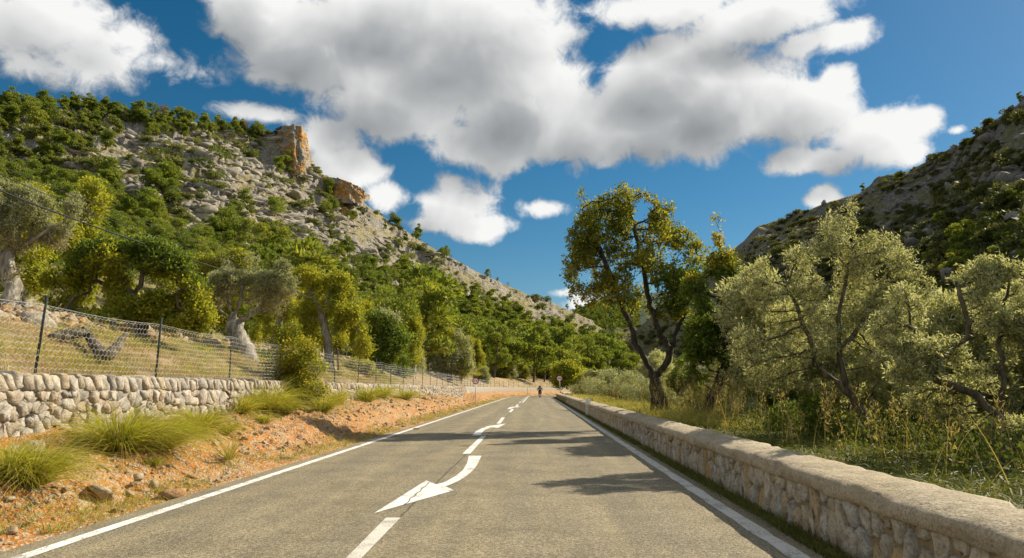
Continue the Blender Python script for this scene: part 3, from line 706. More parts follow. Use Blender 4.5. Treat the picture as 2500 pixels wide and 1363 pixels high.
# dry stone retaining wall beside the bank
rw = np.random.default_rng(3)
wall = empty('dry_stone_wall', (WALL_L, 12.0, 0.6))
tag(wall, 'pale dry stone retaining wall under the wire fence, above the orange bank', 'stone wall')
def to_left(V):
    Y = V[:, 0]; h = V[:, 1]; X = WALL_L - 0.10 * (h - 0.7) + V[:, 2] + bend(Y)
    return np.stack([X, Y, h], -1)
S = []
zlow = -0.05
y = 6.5
CAPH = 0.27
for row in range(10):
    hh = zlow + 0.09 + row * 0.175
    yy = 6.5 + rw.uniform(0, 0.2)
    while yy < 78:
        w = (rw.uniform(0.08, 0.16) if rw.random() < 0.35 else rw.uniform(0.2, 0.40)) * (1.0 if yy < 34 else 1.4)
        z = hh + rw.normal(0, 0.065)
        if float(bank_top(yy)) - 0.12 < z < float(wall_top(yy)) - CAPH - 0.04: S.append((yy, z))
        yy += w
S = np.array(S)
cells = []
for k0 in np.arange(6, 80, 6.0):      # chunks with overlap keep the neighbour search short
    sel = np.where((S[:, 0] > k0 - 1.5) & (S[:, 0] < k0 + 7.5))[0]
    if len(sel) < 4: continue
    sub = S[sel] * np.array([1.0, 1.12])
    cs = voronoi(sub, (k0 - 1.8, -0.3), (k0 + 7.8, (1.63 - CAPH) * 1.12), 16)
    for i, c in zip(sel, cs):
        if c is not None and k0 <= S[i, 0] < k0 + 6: cells.append(c / np.array([1.0, 1.12]))
shapes = []
for c in cells:
    p = round_poly(c, rw.uniform(0.005, 0.013), 0.09)
    if p is None: continue
    p = p + rw.normal(0, 0.010, p.shape)
    shapes.append(stone_shape(p, -0.12, rw.uniform(0.05, 0.12), rw))
yy = 6.5
while yy < 78:                          # coping of slabs set on edge, leaning along the wall
    w = rw.uniform(0.12, 0.26) * (1.0 if yy < 30 else 1.5); top = float(wall_top(yy)) + rw.normal(0, 0.018); bot = top - CAPH - rw.uniform(-0.02, 0.05); sh = rw.uniform(-0.16, -0.05)
    p = np.array([[yy, bot], [yy + w, bot + rw.normal(0, 0.015)], [yy + w + sh, top], [yy + sh, top + rw.normal(0, 0.015)]])
    p = round_poly(p, 0.007, 0.12)
    if p is not None: shapes.append(stone_shape(p, -0.42, rw.uniform(0.07, 0.12), rw))
    yy += w
shapes.sort(key=lambda s: s[0][:, 0].mean() if s[0][:, 0].mean() > 8.6 else 999)
build_stones(wall, shapes, to_left, M['dry_stone'], 300, 'far_stonework')
Yc = np.concatenate([np.arange(5, 80, 1.0), np.arange(80, 232, 3.0)]); n = len(Yc)
wtop = wall_top(Yc)
def sweep(Y, prof):
    """prof(Y) -> list of (u, z); a skin along the road"""
    P = np.stack([np.stack([along(np.array([yv]), np.array([u]), np.array([z]))[0] for u, z in prof(yv)]) for yv in Y])
    return P
def core_prof(yv):
    t = float(wall_top(yv)); far = yv > 77
    f = -0.02 if not far else 0.10
    return [(WALL_L + 0.10 + f, -0.1), (WALL_L + f + 0.03, 0.6), (WALL_L - 0.02 + f, t - 0.14), (WALL_L - 0.10 + f, t - 0.03 + (0.03 if far else 0)), (WALL_L - 0.30, t - 0.02), (WALL_L - 0.46, t - 0.05), (WALL_L - 0.5, t - 0.5)]
P = sweep(Yc, core_prof); P = P + rng.normal(0, 0.012, P.shape)
link('wall_core', mesh_np('wall_core', P - np.array(wall.location), grid_faces(P.shape[0], P.shape[1]), M['dry_stone']), wall)

# parapet on the valley side
par = empty('parapet_wall', (PAR + 0.28, 12.0, 0.0))
tag(par, 'low roadside parapet of upright mortared stones under a rounded concrete coping', 'parapet')
def to_right(V):
    Y = V[:, 0]; return np.stack([PAR - V[:, 2] + 0.03 * V[:, 1] + bend(Y), Y, V[:, 1]], -1)
S = []
yy = 2.2
while yy < 62:
    w = rw.uniform(0.13, 0.24) * (1.0 if yy < 18 else 1.35)
    if rw.random() < 0.55:
        S.append((yy, rw.uniform(0.20, 0.27)))
        if rw.random() < 0.6: S.append((yy + rw.normal(0, 0.03), rw.uniform(0.43, 0.48)))
    else:
        S.append((yy, rw.uniform(0.10, 0.15))); S.append((yy + rw.normal(0, 0.04), rw.uniform(0.34, 0.42)))
    yy += w
S = np.array(S); cells = []
for k0 in np.arange(2, 64, 5.0):
    sel = np.where((S[:, 0] > k0 - 1.5) & (S[:, 0] < k0 + 6.5))[0]
    if len(sel) < 4: continue
    cs = voronoi(S[sel] * np.array([1, 0.62]), (k0 - 1.8, -0.02), (k0 + 6.8, 0.52 * 0.62), 16)
    for i, c in zip(sel, cs):
        if c is not None and k0 <= S[i, 0] < k0 + 5: cells.append(c / np.array([1, 0.62]))
shapes = []
for c in cells:
    p = round_poly(c, rw.uniform(0.016, 0.034), 0.25)
    if p is None: continue
    p = p + rw.normal(0, 0.005, p.shape)
    shapes.append(stone_shape(p, -0.05, rw.uniform(0.018, 0.048), rw))
shapes.sort(key=lambda s: s[0][:, 0].mean() if s[0][:, 0].mean() > 3.4 else 999)
build_stones(par, shapes, to_right, M['parapet_stone'], 290, 'far_stonework')
Yp = np.concatenate([np.arange(1.5, 30, 0.10), np.arange(30, 70, 0.4), np.arange(70, 200, 1.5)])
prof = np.array([(PAR + 0.012, -0.06), (PAR + 0.014, 0.2), (PAR + 0.018, 0.47)])
Pm = along(np.repeat(Yp[:, None], 3, 1), np.tile(prof[:, 0], (len(Yp), 1)), np.tile(prof[:, 1], (len(Yp), 1)))
Pm[..., 0] += 0.012 * (fbm(Pm[..., 1] * 3, Pm[..., 2] * 6, 0, 3) - 0.5)
link('mortar_face', mesh_np('mortar_face', Pm - np.array(par.location), grid_faces(len(Yp), 3), M['mortar']), par)
pc = np.array([(2.66, 0.455), (2.60, 0.457), (2.575, 0.47), (2.568, 0.50), (2.572, 0.545), (2.588, 0.58), (2.625, 0.604), (2.70, 0.628), (2.80, 0.648), (2.92, 0.660), (3.04, 0.658), (3.12, 0.64), (3.17, 0.60), (3.195, 0.54), (3.20, 0.40), (3.20, 0.0)])
k = len(pc)
Pc = along(np.repeat(Yp[:, None], k, 1), np.tile(pc[:, 0], (len(Yp), 1)), np.tile(pc[:, 1], (len(Yp), 1)))
th = np.arange(k) * 0.06
dn = 0.035 * (fbm(Pc[..., 1] * 0.9, th[None] * 4 + 0 * Pc[..., 1], 0, 3) - 0.5) + 0.040 * (fbm(Pc[..., 1] * 5.5, th[None] * 26 + 0 * Pc[..., 1], 0, 3) - 0.5)
cdir = nrm(np.column_stack([pc[:, 0] - 2.88, pc[:, 1] - 0.45])); low = np.where(np.arange(k) < 4, 1.0, 0.0)
jy = np.mod(Pc[..., 1] + 0.25 * vnoise(Pc[..., 1] * 0.2, 7.7), 2.6); dn = dn - 0.022 * np.exp(-((jy - 1.3) / 0.05) ** 2) - 0.03 * sstep(fbm(Pc[..., 1] * 2.4 + 9, th[None] * 10 + 0 * Pc[..., 1], 0, 3), 0.60, 0.68)
Pc[..., 0] += dn * cdir[None, :, 0] - low * 0.03 * (vnoise(Pc[..., 1] * 4.2, 3.3) - 0.4); Pc[..., 2] += dn * cdir[None, :, 1] + low * 0.035 * (fbm(Pc[..., 1] * 3.7, 8.1, 0, 3) - 0.5)
link('coping', mesh_np('coping', Pc - np.array(par.location), grid_faces(len(Yp), k), M['coping_concrete'], smooth=True), par)

# ------------------------------------------------------------------ wire fence on the retaining wall
fence = empty('wire_fence', (FENCE_L, 12.0, 1.6))
tag(fence, 'hexagonal wire netting fence on dark green posts along the stone wall', 'fence')
fl = np.array(fence.location)
def ft(Y): return wall_top(Y) - 0.03
y0 = float(at_x(97., 800., FENCE_L)[1])
post_me = None
Lb = Bag()
for a, b in (((0.0, 0, 0.62), (0.042, 0.006, 1.36)), ((-0.018, 0.021, 0.62), (0.006, 0.042, 1.36))):
    V, F = box(a, b); Lb.add(V, F)
post_me = Lb.mesh('post', [M['post_green']])
for i in range(-1, 52):
    yv = y0 + i * 3.6
    if i >= 4: yv -= 1.1
    p = along(np.array([yv]), np.array([FENCE_L + 0.0]), ft(np.array([yv])))[0]
    o = link('post', post_me, fence, p - fl); o.rotation_euler = (rng.normal(0, 0.025), rng.normal(0.0, 0.03), rng.normal(0, 0.2))
def hexnet(ya, yb, cell, hgt, rad, sag):
    """hexagonal netting: every wire of it a thin three-sided rod"""
    E = []; w = cell; a = cell / 1.732
    cols = int((yb - ya) / w); rows = int(hgt / (1.5 * a))
    def pt(i2, r, up):                      # node position on the sheet
        return (ya + i2 * w / 2, r * 1.5 * a + (0.25 * a if up else -0.25 * a))
    for r in range(rows + 1):
        off = r % 2
        for i in range(cols * 2):
            up = ((i + off) % 2 == 0)
            p = pt(i, r, up); E.append((p, pt(i + 1, r, not up)))
            if up and r < rows: E.append((p, pt(i, r + 1, False)))
    E = np.array(E); A = E[:, 0]; B = E[:, 1]
    def place(q):
        Y = q[:, 0]; z = q[:, 1]
        ph = np.mod(Y - y0, 3.6) / 3.6 * np.pi; z = z * (1 - sag * np.sin(ph)) + 0.012 * (vnoise(Y * 2, z * 3) - .5)
        P = along(Y + 0.02 * (vnoise(Y * 3, z * 4 + 7) - .5), np.full(len(Y), FENCE_L + 0.03) + 0.05 * (vnoise(Y * 0.8, z * 1.5 + 3) - .5), ft(Y) + 0.02 + z); return P
    A, B = place(A), place(B); D = nrm(B - A)
    s1 = nrm(np.cross(D, np.array([1.0, 0.2, 0.1]))); s2 = np.cross(D, s1); n = len(A)
    V = np.zeros((n, 6, 3))
    for k_, t in enumerate((0, 2.094, 4.189)):
        o_ = (s1 * math.cos(t) + s2 * math.sin(t)) * rad; V[:, k_] = A + o_; V[:, 3 + k_] = B + o_
    b_ = np.arange(n)[:, None] * 6
    F = np.concatenate([np.hstack([b_ + k_, b_ + (k_ + 1) % 3, b_ + 3 + (k_ + 1) % 3, b_ + 3 + k_]) for k_ in range(3)])
    return V.reshape(-1, 3), F
nb = Bag()
for args in ((8.0, 26.0, 0.115, 1.12, 0.0028, 0.05), (26.0, 62.0, 0.15, 1.12, 0.0030, 0.05), (62.0, 205.0, 0.30, 1.12, 0.0045, 0.05)):
    nb.add(*hexnet(*args))
tag(link('wire_netting', nb.mesh('wire_netting', [M['galvanised']]), fence, -fl), kind='stuff')
tw = Bag(); Yw = np.arange(8, 205, 0.6)
for hz in (1.15, 0.02):
    bag_tube(tw, along(Yw, np.full(len(Yw), FENCE_L + 0.03), ft(Yw) + hz - (0.05 * np.sin(np.mod(Yw - y0, 3.6) / 3.6 * np.pi) if hz > 1 else 0)), 0.004, 4, caps=False)
link('tension_wire', tw.mesh('tension_wire', [M['galvanised']]), fence, -fl)
st = at_y(np.array([826., 825.]), np.array([905., 850.]), 33.0)
sb = Bag(); bag_tube(sb, st, [0.06, 0.05], 6, 0.1)
tag(link('wooden_stake', sb.mesh('wooden_stake', [M['wood_stake']])), 'weathered brown wooden stake behind the wire fence beside the pale tree trunk', 'stake')

# ------------------------------------------------------------------ plants: growing, leaves, blades
def leaf_quads(P, D, L, Wd, rg, flat=0.35):
    """a folded-flat diamond leaf at each point P, along D"""
    n = len(P); up = nrm(rg.normal(size=(n, 3)) + np.array([0, 0, flat * 3]))
    S_ = nrm(np.cross(D, up)); L = np.broadcast_to(L, (n,))[:, None]; Wd = np.broadcast_to(Wd, (n,))[:, None]
    V = np.stack([P, P + D * L * 0.45 + S_ * Wd / 2, P + D * L, P + D * L * 0.45 - S_ * Wd / 2], 1)
    return V.reshape(-1, 3), np.arange(4 * n).reshape(n, 4)
def blades(B, D, L, Wd, droop, rg, seg=4, hd=None):
    """grass blades: tapered strips bending over with their weight"""
    n = len(B); D = nrm(D); hz = nrm(D * np.array([1, 1, 0]) + 1e-4); S_ = nrm(np.cross(D, np.array([0, 0, 1.0])) + rg.normal(0, 0.35, (n, 3)))
    t = np.linspace(0, 1, seg + 1)
    L = np.broadcast_to(L, (n,)); droop = np.broadcast_to(droop, (n,)); Wd = np.broadcast_to(Wd, (n,))
    C = B[:, None] + D[:, None] * (L[:, None] * t)[..., None] + hz[:, None] * (L * droop * 0.55)[:, None, None] * (t ** 2)[None, :, None] - np.array([0, 0, 1.0]) * (L * droop * 0.75)[:, None, None] * (t ** 2.3)[None, :, None]
    w = (Wd[:, None] / 2 * np.maximum(1 - t ** 1.6, 0.06)[None])[..., None]
    V = np.stack([C - S_[:, None] * w, C + S_[:, None] * w], 2).reshape(n, -1, 3)
    b_ = np.arange(n)[:, None] * (2 * (seg + 1))
    F = np.concatenate([np.hstack([b_ + 2 * k, b_ + 2 * k + 1, b_ + 2 * k + 3, b_ + 2 * k + 2]) for k in range(seg)])
    return V.reshape(-1, 3), F, C[:, -1]
def in_blobs(blobs, n, rg, shell=0.0, hole=0.0, hs=1.0, off=0.0):
    """points inside a set of ellipsoids (centre, radii), thinned in patches so the crown has gaps"""
    C = np.array([b[0] for b in blobs]); R = np.array([b[1] for b in blobs]); w = R.prod(1) ** 0.75; w /= w.sum()
    out = np.zeros((0, 3))
    while len(out) < n:
        k = rg.choice(len(C), n, p=w); d = nrm(rg.normal(size=(n, 3))); r = rg.random(n) ** (1 / 3.0); r = shell + (1 - shell) * r
        r = r * rg.uniform(0.85, 1.32, n); P = C[k] + d * r[:, None] * R[k]
        if hole: P = P[vnoise(P[:, 0] * hs + off, P[:, 1] * hs, P[:, 2] * hs + 9) > hole + np.where(r > 0.72, 0.55 * (r - 0.72), 0) * (0.4 + vnoise(P[:, 0] * 3 * hs, P[:, 1] * 3 * hs, P[:, 2] * 3 * hs) * 1.2)]
        out = np.vstack([out, P])
    return out[:n]
def grow(trunks, att, step, kill, seed, up=0.05, wander=0.25, maxit=90, maxn=9000):
    """branches reach from the trunk lines towards every free point of the crown"""
    rg = np.random.default_rng(seed); pos = []; par_ = []
    for ti, line in enumerate(trunks):
        line = np.asarray(line, float); seg = np.linalg.norm(np.diff(line, axis=0), axis=1); cum = np.concatenate([[0], np.cumsum(seg)])
        m = max(2, int(cum[-1] / step) + 1); t = np.linspace(0, cum[-1], m); pl = np.stack([np.interp(t, cum, line[:, k]) for k in range(3)], -1)
        jit = rg.normal(0, step * 0.13, pl.shape); jit[0] = 0; pl = pl + jit
        if ti == 0: prev = -1; st_ = 0
        else:
            prev = int(np.argmin(((np.array(pos) - pl[0]) ** 2).sum(1))); st_ = 1
        for p in pl[st_:]:
            pos.append(p); par_.append(prev); prev = len(pos) - 1
    n0 = len(pos); N = maxn + 3000
    P = np.zeros((N, 3)); P[:n0] = pos; par_ = par_ + [0] * (N - n0); n = n0
    dn = np.full(len(att), 1e9); ni = np.zeros(len(att), int); alive = np.ones(len(att), bool)
    def upd(a, b):
        nonlocal dn, ni
        for s_ in range(a, b, 600):
            e_ = min(b, s_ + 600); D = ((att[:, None] - P[None, s_:e_]) ** 2).sum(-1); k = D.argmin(1); d = D[np.arange(len(att)), k]
            bt = d < dn; dn = np.where(bt, d, dn); ni = np.where(bt, k + s_, ni)
    upd(max(0, 2), n0); seen = set()
    for it in range(maxit):
        ai = np.where(alive)[0]
        if not len(ai) or n > maxn: break
        acc = np.zeros((n, 3)); d = nrm(att[ai] - P[ni[ai]]); np.add.at(acc, ni[ai], d); src = np.unique(ni[ai])
        v = nrm(acc[src]) + np.array([0, 0, up]) + rg.normal(0, wander, (len(src), 3)); new = P[src] + nrm(v) * step
        a = n
        for s_, q_ in zip(src, new):
            key = tuple(np.round(q_ / (step * 0.45)).astype(int))
            if key in seen or n >= N - 1: continue
            seen.add(key); P[n] = q_; par_[n] = s_; n += 1
        if n == a: break
        upd(a, n); alive &= dn > kill * kill
    P = P[:n]; par_ = np.array(par_[:n]); par_[0] = -1
    return P, par_, n0
def radii(P, par_, r_tip, r_base):
    n = len(P); kids = np.zeros(n, int); np.add.at(kids, par_[1:], 1); cnt = np.zeros(n)
    tips = np.where(kids == 0)[0]; cnt[tips] = 1
    for i in range(n - 1, 0, -1): cnt[par_[i]] += cnt[i]
    e = math.log(max(cnt[0], 2)) / math.log(r_base / r_tip)
    return r_tip * np.maximum(cnt, 1) ** (1 / e), kids
def rods(A, B, ra, rb):
    D = nrm(B - A); s1 = nrm(np.cross(D, np.array([0.3, 0.2, 1.0]))); s2 = np.cross(D, s1); n = len(A); V = np.zeros((n, 6, 3))
    for k_, t in enumerate((0, 2.094, 4.189)):
        o_ = s1 * math.cos(t) + s2 * math.sin(t); V[:, k_] = A + o_ * ra; V[:, 3 + k_] = B + o_ * rb
    b_ = np.arange(n)[:, None] * 6
    return V.reshape(-1, 3), np.concatenate([np.hstack([b_ + k_, b_ + (k_ + 1) % 3, b_ + 3 + (k_ + 1) % 3, b_ + 3 + k_]) for k_ in range(3)])
def limb_mesh(P, par_, R, bag, rmin, wob, base_flare=1.35, sides=(8, 5, 3)):
    n = len(P); ch = [[] for _ in range(n)]
    for i in range(1, n): ch[par_[i]].append(i)
    starts = [(0, -1)]
    while starts:
        s_, pr = starts.pop(); line = [P[pr]] if pr >= 0 else []; rad = [min(R[pr], R[s_] * 1.15)] if pr >= 0 else []
        i = s_
        while True:
            line.append(P[i]); rad.append(R[i]); c = ch[i]
            if not c: break
            m_ = max(c, key=lambda q_: R[q_])
            for q_ in c:
                if q_ != m_: starts.append((q_, i))
            i = m_
        if max(rad) < rmin or len(line) < 2: continue
        rad = np.array(rad)
        if pr < 0: rad[0] *= base_flare; rad[1:2] *= (1 + base_flare) / 2
        k = sides[0] if rad[0] > 0.06 else sides[1] if rad[0] > 0.018 else sides[2]
        bag_tube(bag, np.array(line), rad, k, wob if rad[0] > 0.03 else 0, caps=False)
def crown_leaves(P, par_, R, kids, thr, per, L, Wd, rg, spread, rosette=False, keep=None):
    tw = np.where((R < thr) & (par_ >= 0))[0]
    if keep is not None: tw = tw[keep(P[tw])]
    D0 = nrm(P[tw] - P[par_[tw]]); idx = np.repeat(np.arange(len(tw)), per); n = len(idx)
    if rosette:
        tips = kids[tw] == 0
        base = P[tw][idx] + rg.normal(0, spread, (n, 3)) * np.where(tips[idx], 0.45, 1.0)[:, None]
        d = nrm(D0[idx] * 0.5 + nrm(rg.normal(size=(n, 3))) + np.array([0, 0, 0.15]))
    else:
        t = rg.random(n)[:, None]; base = P[par_[tw]][idx] * (1 - t) + P[tw][idx] * t + rg.normal(0, spread, (n, 3))
        d = nrm(D0[idx] * 0.9 + nrm(rg.normal(size=(n, 3))) * 0.95 + np.array([0, 0, 0.1]))
    ln = L * rg.uniform(0.65, 1.2, n)
    return leaf_quads(base, d, ln, Wd * rg.uniform(0.7, 1.2, n), rg)
NLEAF = 0
def px_tree(name, Y, trunks, blobs, label, cat='tree', mbark='dark_bark', mleaf='carob_leaf', natt=900, step=0.22, kill=0.30, r_tip=0.006, r_base=0.2, per=10, L=0.08, Wd=0.04,
            spread=0.06, rosette=False, seed=1, thick=0.8, thr=0.016, rmin=0.0, hole=0.33, hs=1.0, wob=0.25, group=None, up=0.05, maxn=7000, mleaf2=None, split=None, wander=0.25, flare=1.35, sides=(8, 5, 3), twigs=3000, r_limb=None, mtwig='twig_bark', per2=None):
    """a tree from its trunk lines and crown billows as they stand at distance Y"""
    rg = np.random.default_rng(seed)
    tl = []
    for ln in trunks:
        a = np.array([(*p_, 0.0)[:3] for p_ in ln], float); yy = Y + a[:, 2]; tl.append(at_y(a[:, 0], a[:, 1], yy))
    bl = []
    for b in blobs:
        yv = Y + (b[4] if len(b) > 4 else 0); c = at_y(np.array(float(b[0])), np.array(float(b[1])), np.array(yv)); sc = yv / FPX * 1.02
        rx, rz = b[2] * sc, b[3] * sc; bl.append((c, (rx, thick * (rx + rz) / 2, rz)))
    att = in_blobs(bl, natt, rg, 0.0, hole, hs, seed * 3.7)
    P, pr, n0 = grow(tl, att, step, kill, seed, up, maxn=maxn, wander=wander)
    n1_ = len(P); ext = in_blobs(bl, twigs, rg, 0.0, hole, hs, seed * 3.7)
    near_i = np.zeros(len(ext), int); nd = np.full(len(ext), 1e9); first = min(len(tl[0]), n0)
    for s_ in range(2, n1_, 500):
        Dm = ((ext[:, None] - P[None, s_:s_ + 500]) ** 2).sum(-1); kk_ = Dm.argmin(1); dm = Dm[np.arange(len(ext)), kk_]; bt = dm < nd; nd = np.where(bt, dm, nd); near_i = np.where(bt, kk_ + s_, near_i)
    ok_ = nd < (step * 6) ** 2; ext = ext[ok_]; near_i = near_i[ok_]
    mid_ = (P[near_i] + ext) / 2 + rg.normal(0, step * 0.25, ext.shape); k_ = len(ext)
    P = np.vstack([P, mid_, ext]); pr = np.concatenate([pr, near_i, np.arange(n1_, n1_ + k_)])
    R, kids = radii(P, pr, r_tip, r_limb or r_base * 0.62)
    seg0 = np.linalg.norm(np.diff(tl[0], axis=0), axis=1).sum(); m0 = max(2, int(seg0 / step) + 1)
    R[:m0] = np.maximum(R[:m0], np.linspace(r_base, r_base * 0.62, m0))
    root = empty(name, tl[0][0]); o3 = tl[0][0]
    bag = Bag(); limb_mesh(P[:n1_] - o3, pr[:n1_], R[:n1_], bag, rmin, wob, flare, sides)
    for A_, B_, ra, rb in ((P[near_i], P[n1_:n1_ + k_], r_tip * 1.1, r_tip * 0.9), (P[n1_:n1_ + k_], P[n1_ + k_:], r_tip * 0.9, r_tip * 0.45)):
        bag.add(*rods(A_ - o3, B_ - o3, ra, rb), 1)
    link('trunk', bag.mesh('trunk', [M[mbark], M[mtwig]], smooth=True), root)
    lb = Bag()
    if split is None:
        lb.add(*crown_leaves(P - o3, pr, R, kids, thr, per, L, Wd, rg, spread, rosette))
        link('crown', lb.mesh('crown', [M[mleaf]]), root)
    else:
        f = lambda q_: split(q_ + o3)
        lb.add(*crown_leaves(P - o3, pr, R, kids, thr, per, L, Wd, rg, spread, rosette, keep=lambda q_: ~f(q_)), 0)
        lb.add(*crown_leaves(P - o3, pr, R, kids, thr, per2 or per, L, Wd, rg, spread, rosette, keep=f), 1)
        link('crown', lb.mesh('crown', [M[mleaf], M[mleaf2]]), root)
    tag(root, label, cat, group)
    return root
def copy_tree(root, loc, rz, sc, label, cat='tree', group=None):
    r = root.copy(); COL.objects.link(r); r.location = loc; r.rotation_euler = (0, 0, rz); r.scale = (sc, sc, sc) if np.isscalar(sc) else sc
    for c in root.children:
        d = c.copy(); COL.objects.link(d); d.parent = r
    for k in ('group',):
        if k in r: del r[k]
    return tag(r, label, cat, group)

# ------------------------------------------------------------------ trees on the valley side
T9 = px_tree('carob_tree', 25.0,
    [[(1612, 1012), (1606, 970), (1600, 935), (1596, 915)], [(1596, 915), (1572, 872), (1550, 838), (1543, 800), (1520, 750), (1500, 690, )],
     [(1600, 930), (1632, 880), (1640, 850), (1612, 820), (1590, 760), (1575, 680)], [(1636, 865), (1650, 815), (1668, 780), (1680, 710)], [(1500, 690), (1470, 620), (1440, 560), (1420, 510)], [(1575, 680), (1560, 600), (1540, 520)]],
    [(1470, 640, 85, 70), (1430, 560, 50, 60, -.5), (1480, 530, 70, 50, .6), (1560, 590, 110, 70), (1640, 640, 90, 70), (1600, 720, 130, 65), (1690, 700, 55, 80, .5), (1540, 500, 70, 38), (1520, 760, 70, 45, -.8),
     (1440, 690, 55, 50), (1600, 540, 60, 45), (1660, 590, 40, 40), (1450, 770, 30, 22, -.6), (1660, 760, 60, 40), (1420, 630, 45, 60, .5), (1500, 580, 80, 60), (1580, 650, 90, 60, -.8), (1521, 458, 12, 14), (1470, 485, 10, 10), (1556, 480, 10, 12), (1604, 498, 10, 10), (1420, 470, 10, 12)],
    'tall carob tree with golden and green leaves and forked dark trunk behind the parapet', natt=1700, step=0.21, kill=0.27, r_base=0.30, r_tip=0.007, per=7, L=0.125, Wd=0.058, spread=0.07, rosette=True, twigs=2300, r_limb=0.14, mleaf2='green_leaf', split=lambda q_: vnoise(q_[:, 0] * .6 + 3, q_[:, 1] * .6, q_[:, 2] * .6) + (3.6 - q_[:, 2]) * .12 > 0.5, seed=9, hole=.43, hs=1.5, thr=0.020, wob=0.3, maxn=7500)
T10 = px_tree('carob_tree', 22.5,
    [[(1712, 1045), (1722, 1010), (1742, 960), (1762, 915), (1775, 870), (1765, 800)], [(1755, 935), (1800, 908), (1850, 906), (1900, 915)], [(1765, 800), (1770, 700), (1760, 620)]],
    [(1770, 660, 45, 55), (1745, 770, 75, 55), (1710, 840, 55, 45), (1800, 800, 60, 55), (1800, 690, 45, 50), (1700, 720, 40, 50), (1840, 760, 50, 60), (1750, 590, 18, 25), (1743, 530, 6, 10), (1800, 870, 50, 35), (1690, 930, 25, 30)],
    'slender leaning carob with green glossy leaves between the tall carob and the olives', mleaf='carob_leaf', mleaf2='green_leaf', split=lambda q_: q_[:, 2] < 4.6 + vnoise(q_[:, 0], q_[:, 1]), natt=900, step=0.2, kill=0.27, r_base=0.17, per=7, L=0.115, Wd=0.052, spread=0.07, rosette=True, twigs=1900, r_limb=0.11, hs=1.5, seed=19, hole=0.43, thr=0.018, wob=0.3)
OL = dict(mbark='olive_bark', mleaf='olive_leaf', L=0.075, Wd=0.020, spread=0.035, thr=0.011, r_tip=0.0035, wander=0.22)
T11 = px_tree('olive_tree', 13.3,
    [[(2132, 1092), (2118, 1040), (2095, 990), (2070, 955), (2058, 920)], [(2058, 920), (2050, 860), (2046, 790), (2062, 700), (2080, 620)], [(2085, 975), (2035, 925), (1990, 890), (1980, 830), (1950, 760), (1920, 700)], [(2052, 850), (2105, 790), (2140, 720), (2170, 670)],
     [(2128, 1080), (2180, 1076, .3), (2240, 1078, .5), (2290, 1092, .6), (2315, 1118, .6)]],
    [(2070, 590, 75, 75), (1960, 660, 95, 65), (2150, 650, 80, 70), (1890, 650, 55, 50), (2060, 720, 130, 70), (1920, 770, 90, 70), (2180, 760, 80, 70), (1870, 740, 60, 60), (2040, 830, 150, 55), (1900, 860, 80, 45), (2150, 850, 70, 50), (2090, 525, 35, 35), (1840, 830, 55, 65), (2000, 930, 70, 35, 1.0), (2230, 700, 60, 60), (1880, 920, 60, 45, .6), (2120, 920, 70, 40, .8), (1850, 690, 45, 50)],
    'large silvery olive tree with a crooked trunk and low sprawling limb behind the parapet', natt=2600, step=0.125, kill=0.155, r_base=0.105, per=6, twigs=3500, r_limb=0.07, seed=21, hole=0.46, hs=2.2, maxn=10500, **OL)
T12 = px_tree('olive_tree', 9.8,
    [[(2345, 1172), (2400, 1160), (2440, 1140), (2458, 1100), (2464, 1075)], [(2464, 1075), (2440, 1025), (2417, 999), (2374, 956), (2302, 938), (2280, 920), (2284, 884), (2295, 868), (2360, 832), (2366, 789), (2349, 742), (2340, 700)], [(2464, 1075), (2500, 1050), (2540, 1000), (2530, 900), (2500, 800)],
     [(2284, 884), (2250, 840), (2220, 800)], [(2440, 1025), (2450, 930), (2440, 850), (2450, 760)]],
    [(2380, 780, 85, 70), (2450, 700, 60, 60), (2270, 810, 65, 60), (2350, 880, 100, 55), (2470, 830, 70, 80), (2320, 730, 55, 50), (2490, 960, 60, 70), (2200, 880, 60, 60), (2430, 660, 40, 35), (2560, 800, 80, 100), (2380, 960, 80, 40, .6), (2250, 960, 60, 45, .8), (2230, 740, 50, 60), (2400, 700, 60, 50), (2180, 820, 50, 60), (2450, 1020, 60, 50), (2330, 1000, 60, 40, .8)],
    'olive tree with a low arching dark trunk bending over the parapet', natt=2300, step=0.105, kill=0.13, r_base=0.13, per=6, twigs=3500, r_limb=0.075, seed=33, hole=0.46, hs=2.6, maxn=9500, **dict(OL, L=0.068, Wd=0.018))
